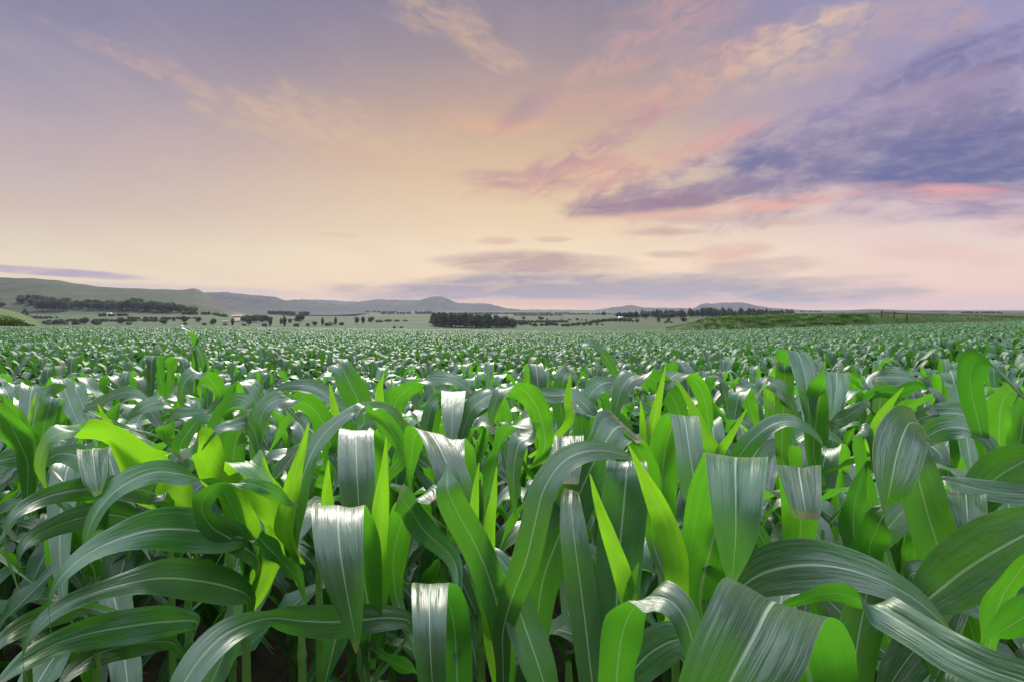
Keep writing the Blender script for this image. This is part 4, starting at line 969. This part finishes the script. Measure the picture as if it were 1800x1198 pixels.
def named(nm, ty):
    nd = ng.nodes.new('GeometryNodeInputNamedAttribute'); nd.data_type = ty; nd.inputs[0].default_value = nm
    return nd.outputs['Attribute']
cx_ = ng.nodes.new('ShaderNodeCombineXYZ'); ng.links.new(named('turn', 'FLOAT'), cx_.inputs[2])
ng.links.new(gi.outputs[0], m2p.inputs[0]); ng.links.new(m2p.outputs[0], iop.inputs['Points'])
ng.links.new(ci.outputs[0], iop.inputs['Instance']); iop.inputs['Pick Instance'].default_value = True
ng.links.new(named('pick', 'INT'), iop.inputs['Instance Index'])
ng.links.new(cx_.outputs[0], iop.inputs['Rotation'])
ng.links.new(named('size', 'FLOAT'), iop.inputs['Scale'])
ng.links.new(iop.outputs[0], go.inputs[0])
mod = crop.modifiers.new('set_out', 'NODES'); mod.node_group = ng
print('crop points', len(pts_all), 'individual to', Y_LIM)

# ------------------------------------------------------------------ trees and bushes of the valley
def foliage_mat(name, a, b):
    m_, t = mat_new(name)
    pos = t.new('ShaderNodeTexCoord').outputs['Object']
    c = t.mix(t.smooth(t.noise(pos, .7, 5, .7), .35, .65), a, b)
    hs = t.new('ShaderNodeHueSaturation'); t.l.new(c, hs.inputs['Color'])
    t.put(hs.inputs['Value'], t.m('MULTIPLY_ADD', t.new('ShaderNodeObjectInfo').outputs['Random'], .7, .7))
    pr = t.new('ShaderNodeBsdfPrincipled'); t.l.new(hs.outputs[0], pr.inputs['Base Color'])
    pr.inputs['Roughness'].default_value = .7; pr.inputs['Specular IOR Level'].default_value = .25
    tr = t.new('ShaderNodeBsdfTranslucent'); t.l.new(hs.outputs[0], tr.inputs[0])
    mx = t.new('ShaderNodeMixShader'); mx.inputs[0].default_value = .25
    t.l.new(pr.outputs[0], mx.inputs[1]); t.l.new(tr.outputs[0], mx.inputs[2])
    out = t.new('ShaderNodeOutputMaterial'); t.l.new(mx.outputs[0], out.inputs[0])
    return m_
M_DARK = foliage_mat('dark_foliage', (0.042, 0.070, 0.028, 1), (0.080, 0.118, 0.042, 1))
M_PINE = foliage_mat('pine_foliage', (0.028, 0.052, 0.024, 1), (0.060, 0.090, 0.035, 1))
M_OLIVE = foliage_mat('olive_foliage', (0.06, 0.12, 0.015, 1), (0.14, 0.20, 0.03, 1))
M_BARK = simple('bark', (0.12, 0.10, 0.08, 1), .9, .1, 4, (0.20, 0.17, 0.14, 1))

def clump_mesh(name, lumps, nq, size, mat, rg):
    """foliage: many small leaf clumps through the volume of overlapping lumps (x, y, z, rx, ry, rz)"""
    V_, n = [], 0
    vol = np.array([l[3] * l[4] * l[5] for l in lumps]) ** (2 / 3)
    cnt = np.maximum(20, (nq * vol / vol.sum()).astype(int))
    for l, c in zip(lumps, cnt):
        d = unit(rg.normal(size=(c, 3)))
        r = rg.uniform(.55, 1.08, c) ** .6
        ctr = np.array(l[:3]) + d * r[:, None] * np.array(l[3:6])
        nrm = unit(d + rg.normal(size=(c, 3)) * .6)
        a = unit(np.cross(nrm, rg.normal(size=(c, 3)))); b = np.cross(nrm, a)
        s = size * rg.uniform(.5, 1.3, c)[:, None]
        s2 = size * rg.uniform(.4, .9, c)[:, None]
        V_.append(np.stack([ctr - a * s - b * s2 * .4, ctr + a * s * .3 - b * s2, ctr + a * s + b * s2 * .5, ctr - a * s * .4 + b * s2], 1).reshape(-1, 3))
    V_ = np.concatenate(V_)
    return make_mesh(name, V_, np.arange(len(V_)).reshape(-1, 4), mat, smooth=False)

def trunk_mesh(h, r, rg, limbs=4):
    a = Acc()
    zs = np.linspace(-.3, h, 6)
    a.add(*tube_geo(np.stack([np.sin(zs * .8) * r * .5, np.cos(zs * .6) * r * .4, zs], -1), r * (1.15 - .75 * (zs + .3) / (h + .3)), 6))
    for i in range(limbs):
        z0 = h * rg.uniform(.4, .85); an = rg.uniform(0, 6.28); L = h * rg.uniform(.25, .45)
        t = np.linspace(0, 1, 4)
        a.add(*tube_geo(np.stack([np.sin(an) * L * t, np.cos(an) * L * t, z0 + L * .8 * t], -1), r * .45 * (1 - .8 * t), 5))
    return a.mesh('trunk', [M_BARK])

def kind_round(rg, mat, spread=.42):
    L = [(0, 0, .52, rg.uniform(.26, .36), rg.uniform(.26, .36), rg.uniform(.32, .42))]
    for i in range(7):
        an = rg.uniform(0, 6.28); d = rg.uniform(.12, spread * .75)
        L.append((math.sin(an) * d, math.cos(an) * d, rg.uniform(.28, .74), rg.uniform(.13, .22), rg.uniform(.13, .22), rg.uniform(.12, .2)))
    return [('trunk', trunk_mesh(.6, .03, rg)), ('crown', clump_mesh('crown', L, 1300, .042, mat, rg))]
def kind_bush(rg, mat):
    L = [(0, 0, .35, .5, .45, .42)]
    for i in range(6):
        an = rg.uniform(0, 6.28); d = rg.uniform(.2, .55)
        L.append((math.sin(an) * d, math.cos(an) * d, rg.uniform(.12, .5), rg.uniform(.2, .34), rg.uniform(.2, .34), rg.uniform(.18, .3)))
    return [('trunk', trunk_mesh(.4, .03, rg)), ('crown', clump_mesh('crown', L, 1300, .05, mat, rg))]
def kind_poplar(rg, mat):
    L = [(rg.normal(0, .012), rg.normal(0, .012), z, .13 * math.sin(math.pi * (.12 + .8 * q)) + .02, .13 * math.sin(math.pi * (.12 + .8 * q)) + .02, .12) for q, z in zip(np.linspace(0, 1, 8), np.linspace(.18, .92, 8))]
    return [('trunk', trunk_mesh(.6, .018, rg, 2)), ('crown', clump_mesh('crown', L, 900, .035, mat, rg))]
def kind_pine(rg, mat):
    L = []
    for q in np.linspace(0, 1, 9):
        r = .23 * (1 - q) ** .8 + .025
        L.append((rg.normal(0, .02), rg.normal(0, .02), .24 + .70 * q, r * rg.uniform(.85, 1.15), r * rg.uniform(.85, 1.15), .07))
    return [('trunk', trunk_mesh(.9, .016, rg, 0)), ('crown', clump_mesh('crown', L, 900, .036, mat, rg))]
rgt = np.random.default_rng(5)
KINDS_ = {
 'round': [kind_round(rgt, M_DARK) for _ in range(4)], 'bush': [kind_bush(rgt, M_DARK) for _ in range(4)],
 'poplar': [kind_poplar(rgt, M_DARK) for _ in range(3)], 'pine': [kind_pine(rgt, M_PINE) for _ in range(5)],
 'olive': [kind_bush(rgt, M_OLIVE) for _ in range(3)],
}
NAME = {'round': ('tree', 'tree'), 'bush': ('bush', 'bush'), 'poplar': ('poplar_tree', 'tree'), 'pine': ('pine_tree', 'tree'), 'olive': ('bush', 'bush')}
def find_Y(px, row, y0=240., y1=2400.):
    Ys = np.linspace(y0, y1, 500)
    x = (px - CX) * Ys / F
    rows = HOR + (EYE - ground_z(x, Ys)) * F / Ys
    return float(Ys[np.argmin(np.abs(rows - row) + Ys * 1e-6)])
def tree(kind, px, row, hpx, label, group=None, wide=1.0, Y=None, y0=240., y1=2400.):
    Y = Y or find_Y(px, row, y0, y1)
    x = (px - CX) * Y / F
    e = empty(NAME[kind][0], (x, Y, gz(x, Y) - .1))
    h = hpx * Y / F * 1.06
    e.scale = (h * wide, h * wide, h); e.rotation_euler = (0, 0, rgt.uniform(0, 6.28))
    for nm, me in KINDS_[kind][int(rgt.integers(len(KINDS_[kind])))]: link(nm, me, e)
    return tag(e, label, NAME[kind][1], group)
G1 = 'bushes and trees dotted along the far edge of the maize field'
for k, px, row, h, w, lab in [
 ('bush', 82, 571, 9, 1.0, 'first low dark bush from the left beyond the field edge'), ('bush', 97, 571, 10, 1.0, 'round dark bush second in the row beyond the field edge'),
 ('bush', 113, 571, 10, 1.2, 'wide dark bush third in the row beyond the field edge'), ('bush', 137, 571, 11, 1.0, 'dark bush left of the tall round one at the field edge'),
 ('round', 149, 571, 14, 1.1, 'tallest round bushy tree in the left row beyond the field edge'), ('bush', 170, 571, 11, 1.3, 'broad dark bush ending the left row beyond the field edge'),
 ('round', 213, 571, 14, 1.2, 'dark rounded tree alone between the bush rows on the left'), ('bush', 226, 571, 7, 1.2, 'low pale green bush beside the lone dark rounded tree'),
 ('round', 288, 571, 10, 1.4, 'small ball-shaped tree left of the hooked maize leaf'), ('round', 324, 568, 13, 1.1, 'loose tree directly above the hooked maize leaf'),
 ('bush', 326, 571, 5, 1.4, 'low bush at the foot of the tree above the hooked maize leaf'), ('round', 349, 567, 11, 1.2, 'compact round tree just right of the hooked maize leaf'),
 ('round', 375, 572, 13, 1.1, 'upright tree with visible trunk near the shining river bend'), ('bush', 359, 572, 6, 1.2, 'small bush left of the upright tree near the river bend'),
 ('bush', 395, 572, 5, 1.4, 'low bush right of the upright tree near the river bend'), ('poplar', 409, 573, 14, 1.4, 'slim dark tree standing in front of the shining river'),
 ('bush', 430, 573, 5, 1.4, 'low bush at the foot of the big river thicket'), ('round', 437, 573, 15, .8, 'narrow tree in front of the big river thicket'),
 ('bush', 465, 574, 7, 1.2, 'bush between two slim trees beyond the field'), ('poplar', 475, 574, 14, 1.5, 'slim tree right of the big river thicket'),
 ('poplar', 500, 575, 19, 1.2, 'tallest and thinnest poplar beyond the left half of the field'), ('poplar', 494, 571, 11, 1.5, 'short slim tree touching the tallest poplar'),
 ('round', 510, 569, 9, 1.1, 'small round tree right of the tallest poplar'), ('round', 527, 568, 18, 1.25, 'big dark wide tree right of the tallest poplar'),
 ('bush', 521, 574, 7, 1.5, 'pale bush below the big dark wide tree'), ('bush', 541, 574, 7, .9, 'small bush right of the big dark wide tree'),
 ('round', 553, 574, 10, 1.3, 'rounded tree before the second thin poplar'), ('poplar', 567, 573, 14, 1.3, 'second thin poplar, in the middle of the row'),
 ('bush', 580, 573, 9, 1.2, 'light green round bush between two thin poplars'), ('poplar', 590, 572, 14, 1.3, 'third thin poplar, followed by a round bush'),
 ('bush', 601, 572, 8, 1.0, 'round bush right of the third thin poplar'), ('round', 627, 570, 13, .9, 'upright tree left of the pointed one near the slope top'),
 ('poplar', 638, 569, 12, 1.8, 'pointed tree near the top of the far green slope'), ('round', 652, 568, 12, 1.2, 'last round tree before the long low hedge'),
 ('bush', 666, 567, 6, 1.8, 'first bush of the long low hedge'), ('bush', 682, 566, 6, 1.9, 'second bush of the long low hedge'), ('bush', 698, 565.5, 5, 1.9, 'third bush of the long low hedge'), ('bush', 712, 565, 4, 1.9, 'last bush of the long low hedge'),
 ('bush', 693, 577, 5, 1.0, 'small dark bush alone on the field edge left of the pine plantation'), ('bush', 705, 577, 4, 1.3, 'second small bush on the field edge left of the pine plantation'),
 ('round', 1061, 553, 9, .9, 'lone tree on the green field left of the long wood'),
 ('round', 1201, 567, 10, 1.4, 'big round dark tree at the foot of the grass bank'), ('round', 1175, 567, 9, .9, 'upright tree above three small bushes near the grass bank'), ('round', 1158, 568, 9, .8, 'narrow pale tree left of the bank, standing alone'),
 ('bush', 1170, 568, 5, 1.2, 'small round bush left of the upright tree near the bank'), ('bush', 1180, 568, 4, 1.2, 'small round bush right of the upright tree near the bank'),
 ]: tree(k, px, row, h, lab, G1, w)
G2 = 'round trees in a line across the valley'
for i, px in enumerate([912, 919, 924, 929, 935, 941, 948, 954, 962, 988, 1002, 1015, 1023, 1031, 1045, 1052, 1060, 1067, 1081, 1089, 1097, 1104, 1112, 1120]):
    row = 562 + (px - 912) * .026
    tree('round', px + rgt.uniform(-1.5, 1.5), row, (6.5 if px > 1075 or px < 960 else 5) * rgt.uniform(.7, 1.25), 'small round tree in the dotted line of trees across the valley', G2, rgt.uniform(.9, 1.5))
G3 = 'low bushes on the valley floor right of the pine plantation'
for px, row, h in [(908, 571, 7), (916, 572, 9), (925, 571, 8), (933, 572, 6), (940, 574, 8), (952, 573, 7), (962, 573, 9), (970, 572, 10), (978, 573, 7), (991, 574, 7), (998, 574, 8), (1006, 573, 5), (1015, 573, 5), (1026, 573, 6), (1038, 572, 6), (1049, 572, 5), (1058, 572, 4)]:
    tree('bush', px, row, h, 'low dark bush on the valley floor right of the pine plantation', G3, 1.0)
G4 = 'trees of the river thicket'
for px, h in [(428, 11), (435, 14), (443, 14), (451, 15), (459, 14), (467, 14), (474, 11), (447, 9), (462, 9)]:
    tree('round', px, 567, h, 'dark tree massed with others beside the shining river', G4, 1.3)
G5 = 'far row of trees beyond the river'
for px in list(range(474, 520, 6)) + [529, 535, 540]:
    tree('round', px, 551.5, 9, 'dark tree in the far row above the river thicket', G5, 1.2)
G6 = 'trees of the wood below the left hill'
for i in range(74):
    q = (i % 37) / 36
    px = 34 + 310 * q + rgt.uniform(-4, 4)
    back = i < 37
    row = np.interp(px, [30, 100, 180, 260, 350], [533, 541, 545, 548, 551]) - (3.5 if back else 0) + rgt.uniform(-1, 1)
    if back and px > 250: row += 1.5
    h = np.interp(px, [30, 60, 110, 200, 240, 300, 350], [11, 15, 14, 16, 20, 15, 9]) * rgt.uniform(.75, 1.15)
    tree('round', px, row, h, 'bluish dark tree massed in the wood below the left hill', G6, 1.15, Y=find_Y(px, row, 1000, 1800))
for px in (66, 76, 84, 96, 104, 112):
    tree('round', px, 546.5, 20, 'tall rounded gum tree in front of the left part of the wood', 'gum trees before the wood', 1.0)
tree('pine', 44, 556, 13, 'pointed conifer left of the gum trees', None, 2.0)
tree('round', 41, 562, 12, 'dark tree below the pointed conifer near the olive bushes', None, 1.4)
tree('round', 3, 519, 10, 'small tree cut by the left edge on the hillside', None, 1.4, Y=1250)
for px, h, lab in [(-12, 30, 'largest bright olive green bush, cut by the left edge'), (10, 26, 'bright olive green bush second from the left edge'), (28, 19, 'bright olive green bush sloping down beside the dark earth bank'), (42, 11, 'smallest bright olive green bush, next to the maize')]:
    xo = (px - CX) * 123. / F; top = row_z(573 - h, 123.)
    tree('olive', px, 572, (top - gz(xo, 123.)) * F / 123., lab, None, 1.1, Y=123.)
G7 = 'pines of the plantation'
for i in range(96):
    q = rgt.random(); dpt = rgt.random()
    px = 762 + 142 * q
    row = np.interp(px, [762, 800, 905], [574.5, 578, 577.5]) - dpt * 4
    h = np.interp(px, [757, 775, 860, 890, 908], [19, 23, 21, 18, 11]) * rgt.uniform(.88, 1.1)
    tree('pine', px, row, h, 'dark pine massed in the oblong plantation in the middle of the valley', G7, 1.55)
G8 = 'pines of the long wood on the right'
for i in range(110):
    px = 1084 + 312 * rgt.random()
    row = np.interp(px, [1084, 1200, 1290, 1400], [556, 558, 558.5, 551]) - rgt.random() * np.interp(px, [1084, 1280, 1400], [1, 9, 1])
    h = np.interp(px, [1084, 1250, 1400], [10, 16, 9]) * rgt.uniform(.75, 1.25)
    tree('pine' if rgt.random() < .7 else 'round', px, row, h, 'dark blue-green tree massed in the long wood on the right', G8, 1.5, Y=1000 + (558.5 - row) * 22)

# far tree lines that read as one dark band
L = []
for px0, px1, row, h in [(520, 582, 548, 3.5), (588, 700, 549.5, 2.5), (672, 722, 552, 4), (730, 762, 552, 4.5), (770, 870, 553, 3), (800, 1000, 552, 2.5), (905, 990, 555, 3), (1000, 1080, 553, 2.5), (1408, 1442, 546.5, 2), (1575, 1660, 549, 2.2), (1700, 1755, 551, 2.4), (320, 400, 553, 3.5), (180, 215, 556, 4), (100, 300, 566, 2.2), (230, 335, 561, 2.2), (425, 560, 561, 2.6), (560, 760, 559, 1.8), (800, 1000, 567, 2.6), (640, 760, 563.5, 2.2), (1000, 1110, 570.5, 3), (900, 1060, 559, 1.8), (20, 90, 560, 2.4)]:
    Yt = find_Y(.5 * (px0 + px1), row, 900, 3800)
    for px in np.arange(px0, px1, 2.2):
        if rgt.random() < .15: continue
        x = (px - CX) * Yt / F; hh = h * Yt / F * rgt.uniform(.7, 1.2)
        L.append((x, Yt + rgt.uniform(-20, 20), gz(x, Yt) + hh * .45, 1.8 * Yt / F, 1.8 * Yt / F, hh * .55))
tag(link('treeline', clump_mesh('treeline', L, 42000, 2.6, M_DARK, rgt)), 'thin dark lines of far trees across the valley', 'treeline', None, 'stuff')

# ------------------------------------------------------------------ the rough grass bank behind the crop on the right
def blades(n, place, hgt, wid, mat, name):
    x, y = place(n)
    z = ground_z(x, y)
    h = hgt * rng.uniform(.4, 1.25, n); a = rng.uniform(0, 6.28, n); w = wid * rng.uniform(.6, 1.4, n)
    ln = h * rng.uniform(.1, .6, n); la = rng.uniform(0, 6.28, n)
    P0 = np.stack([x - np.cos(a) * w, y - np.sin(a) * w, z - .03], -1); P1 = np.stack([x + np.cos(a) * w, y + np.sin(a) * w, z - .03], -1)
    T = np.stack([x + np.cos(la) * ln, y + np.sin(la) * ln, z + h], -1)
    M0 = P0 * .5 + T * .5 + np.array([0, 0, .05]); 
    V_ = np.stack([P0, P1, T], 1).reshape(-1, 3)
    return make_mesh(name, V_, np.arange(3 * n).reshape(-1, 3), mat, smooth=False)
def grass_mat(name, a, b, c):
    m_, t = mat_new(name)
    pos = t.new('ShaderNodeNewGeometry').outputs['Position']
    col = t.mix(t.smooth(t.noise(pos, .25, 5, .7), .38, .62), a, b)
    col = t.mix(t.smooth(t.noise(pos, .11, 4, .65), .54, .68), col, c)
    pr = t.new('ShaderNodeBsdfPrincipled'); t.l.new(col, pr.inputs['Base Color']); pr.inputs['Roughness'].default_value = .7
    pr.inputs['Specular IOR Level'].default_value = .2
    out = t.new('ShaderNodeOutputMaterial'); t.l.new(pr.outputs[0], out.inputs[0])
    return m_
M_GRASS = grass_mat('bank_grass', (0.065, 0.16, 0.028, 1), (0.15, 0.20, 0.055, 1), (0.14, 0.12, 0.06, 1))
def on_bank(n):
    px = rng.uniform(1170, 2050, n); d = rng.uniform(0, 1, n) ** 1.4
    Y = end_f(px) + 1.5 + d * 60
    return (px - CX) * Y / F, Y
tag(link('grass', blades(90000, on_bank, .26, .03, M_GRASS, 'grass')), 'rough grass covering the bank behind the crop', 'grass', None, 'stuff')
L = []
for i in range(170):
    px = 1225 + 300 * rng.random() ** .9; Y = end_f(px) + rng.uniform(4, 12); x = (px - CX) * Y / F
    r = rng.uniform(.3, .7)
    L.append((x, Y, gz(x, Y) + .04, r * rng.uniform(1.5, 3), r * 1.5, r * .42))
M_WEED = grass_mat('bank_weeds', (0.08, 0.20, 0.03, 1), (0.15, 0.27, 0.05, 1), (0.18, 0.13, 0.09, 1))
tag(link('weeds', clump_mesh('weeds', L, 42000, .085, M_WEED, rgt)), 'tangled green and russet weeds growing along the bank', 'weeds', None, 'stuff')

def box(a, x0, x1, y0, y1, z0, z1):
    V_ = np.array([(x, y, z) for z in (z0, z1) for y in (y0, y1) for x in (x0, x1)], float)
    Fq = [(0, 2, 3, 1), (4, 5, 7, 6), (0, 1, 5, 4), (2, 6, 7, 3), (0, 4, 6, 2), (1, 3, 7, 5)]
    a.add(V_, Fq, np.zeros((8, 2)))
def box_mesh(name, mat, *boxes):
    a = Acc()
    for b in boxes: box(a, *b)
    me = a.mesh(name, [mat]); me.polygons.foreach_set('use_smooth', np.zeros(len(me.polygons), dtype=bool)); return me
M_WOOD = simple('weathered_wood', (0.07, 0.045, 0.03, 1), .85, .2, 5, (0.12, 0.085, 0.06, 1))
Yf = 102.
xl, xm, xr = [(p - CX) * Yf / F for p in (1550, 1571.5, 1594.5)]
zf0 = gz(xm, Yf)
fe = tag(empty('rail_fence', (xl, Yf, gz(xl, Yf))), 'short dark wooden fence of three posts and a top rail on the bank', 'fence')
hb = 1.12
for xx in (xl, xm, xr):
    a = Acc(); zb = gz(xx, Yf) - gz(xl, Yf)
    a.add(*tube_geo(np.array([[0, 0, -.3], [.01, 0, .4], [0, .01, hb + .06 if xx != xm else hb]]) + np.array([xx - xl, 0, zb]), [.11, .10, .09], 8))
    link('post', a.mesh('post', [M_WOOD]), fe)
for x0, x1 in ((xl, xm), (xm, xr)):
    z0 = gz(x0, Yf) - gz(xl, Yf) + hb - .16; z1 = gz(x1, Yf) - gz(xl, Yf) + hb - .16
    a = Acc(); a.add(*tube_geo([[x0 - xl, -.12, z0], [(x0 + x1) / 2 - xl, -.12, (z0 + z1) / 2 - .03], [x1 - xl, -.12, z1]], [.06, .06, .06], 6))
    link('rail', a.mesh('rail', [M_WOOD]), fe)
xp = (1636 - CX) * 99 / F
a = Acc(); a.add(*tube_geo([[0, 0, -.3], [.01, 0, .4], [0, 0, .8]], [.05, .05, .045], 8))
o = link('fence_post', a.mesh('fence_post', [M_WOOD])); o.location = (xp, 99, gz(xp, 99)); tag(o, 'single thin dark post right of the short wooden fence', 'post')

# river bends that shine in the valley
def water_patch(rows_px):
    V_ = []
    for row, p0, p1 in rows_px:
        Y = find_Y((p0 + p1) / 2, row, 800, 1800)
        for p in (p0, p1):
            x = (p - CX) * Y / F; V_.append((x, Y, gz((.5 * (p0 + p1) - CX) * Y / F, Y) + 1.2))
    n = len(rows_px)
    return V_, [(2 * i, 2 * i + 1, 2 * i + 3, 2 * i + 2) for i in range(n - 1)]
m_w, t = mat_new('river_water')
pr = t.new('ShaderNodeBsdfPrincipled'); pr.inputs['Base Color'].default_value = (0.05, 0.06, 0.06, 1); pr.inputs['Roughness'].default_value = .06; pr.inputs['IOR'].default_value = 1.33
out = t.new('ShaderNodeOutputMaterial'); t.l.new(pr.outputs[0], out.inputs[0])
for rp in ([(565.5, 409, 421), (562, 407, 424), (559, 408, 425)], [(557, 398, 424), (555, 396, 428), (553.5, 398, 420)], [(566.5, 389, 401), (565, 390, 402)]):
    V_, Fq = water_patch(rp)
    tag(link('river', make_mesh('river', V_, Fq, m_w, smooth=False)), kind='structure')

# a small white farmhouse at the left end of the long wood
M_WHITE = simple('white_wall', (0.75, 0.74, 0.70, 1), .7, .3, 2, (0.62, 0.60, 0.56, 1))
M_ROOF = simple('tin_roof', (0.30, 0.31, 0.33, 1), .45, .4, 2, (0.38, 0.38, 0.40, 1))
M_DKWIN = simple('dark_window', (0.03, 0.035, 0.04, 1), .2, .5)
def house(px, row, w, d, h, label, Y=None):
    Y = Y or find_Y(px, row, 800, 1800); x = (px - CX) * Y / F
    e = tag(empty('farmhouse', (x, Y, gz(x, Y))), label, 'house')
    link('wall', box_mesh('wall', M_WHITE, (-w / 2, w / 2, -d / 2, d / 2, -1, h)), e)
    V_ = [(-w / 2 - .4, -d / 2 - .4, h), (w / 2 + .4, -d / 2 - .4, h), (w / 2 + .4, d / 2 + .4, h), (-w / 2 - .4, d / 2 + .4, h), (-w / 2 - .4, 0, h + 1.8), (w / 2 + .4, 0, h + 1.8)]
    a = Acc(); a.add(np.array(V_, float), [(0, 1, 5, 4), (3, 4, 5, 2), (0, 4, 3, 3), (1, 2, 5, 5)][:2] , np.zeros((6, 2)))
    me = make_mesh('roof', V_, np.array([(0, 1, 5), (0, 5, 4), (2, 3, 4), (2, 4, 5), (0, 4, 3), (1, 2, 5)]), M_ROOF, smooth=False); link('roof', me, e)
    link('door', box_mesh('door', M_DKWIN, (-.6, .6, -d / 2 - .05, -d / 2 + .02, 0, 2.1)), e)
    for q in (-.32, .32): link('window', box_mesh('window', M_DKWIN, (q * w - .7, q * w + .7, -d / 2 - .05, -d / 2 + .02, 1, 2.2)), e)
house(1091, 555.5, 7, 6, 2.8, 'small white farmhouse in front of the left end of the long wood', 985.)
house(192, 545, 9, 6, 3, 'pale farmhouse half hidden among the trees below the left hill', 1120.)
# a pale boulder on the far edge of the field
vv = []
th, ph = np.meshgrid(np.linspace(0, 2 * math.pi, 13)[:-1], np.linspace(0, math.pi, 8))
bump = 1 + .14 * np.sin(3 * th + 1) * np.sin(2 * ph) + .1 * np.sin(5 * th) * np.sin(ph)
Vb = np.stack([np.cos(th) * np.sin(ph) * bump * .55, np.sin(th) * np.sin(ph) * bump * .4, np.cos(ph) * bump * .3 + .15], -1).reshape(-1, 3)
i, j = np.meshgrid(np.arange(7), np.arange(12), indexing='ij')
Fb = np.stack([i * 12 + j, (i + 1) * 12 + j, (i + 1) * 12 + (j + 1) % 12, i * 12 + (j + 1) % 12], -1).reshape(-1, 4)
M_STONE = simple('pale_stone', (0.72, 0.70, 0.66, 1), .8, .2, 3, (0.55, 0.53, 0.50, 1))
o = link('boulder', make_mesh('boulder', Vb, Fb, M_STONE)); xb = (1143 - CX) * 148 / F
o.location = (xb, 148, gz(xb, 148) + .1); o.scale = (1.6, 1.4, 1.8); tag(o, 'white boulder at the far edge of the maize, left of the bank', 'boulder')

# ------------------------------------------------------------------ haze over the whole valley
a = Acc(); box(a, -9700, 9700, -9700, 9700, -40, 135)
hz = link('haze', a.mesh('haze', [bpy.data.materials.new('haze')]))
hm = hz.data.materials[0]; hm.use_nodes = True
t = NT(hm.node_tree)
for nd in list(t.n): t.n.remove(nd)
pv = t.new('ShaderNodeVolumePrincipled')
pv.inputs['Color'].default_value = (0.55, 0.56, 0.74, 1)
pv.inputs['Density'].default_value = 0.58e-4
pv.inputs['Anisotropy'].default_value = 0.2
out = t.new('ShaderNodeOutputMaterial'); t.l.new(pv.outputs[0], out.inputs['Volume'])
hz.display_type = 'WIRE'
tag(hz, 'thin evening haze lying over the valley', 'haze', None, 'stuff')
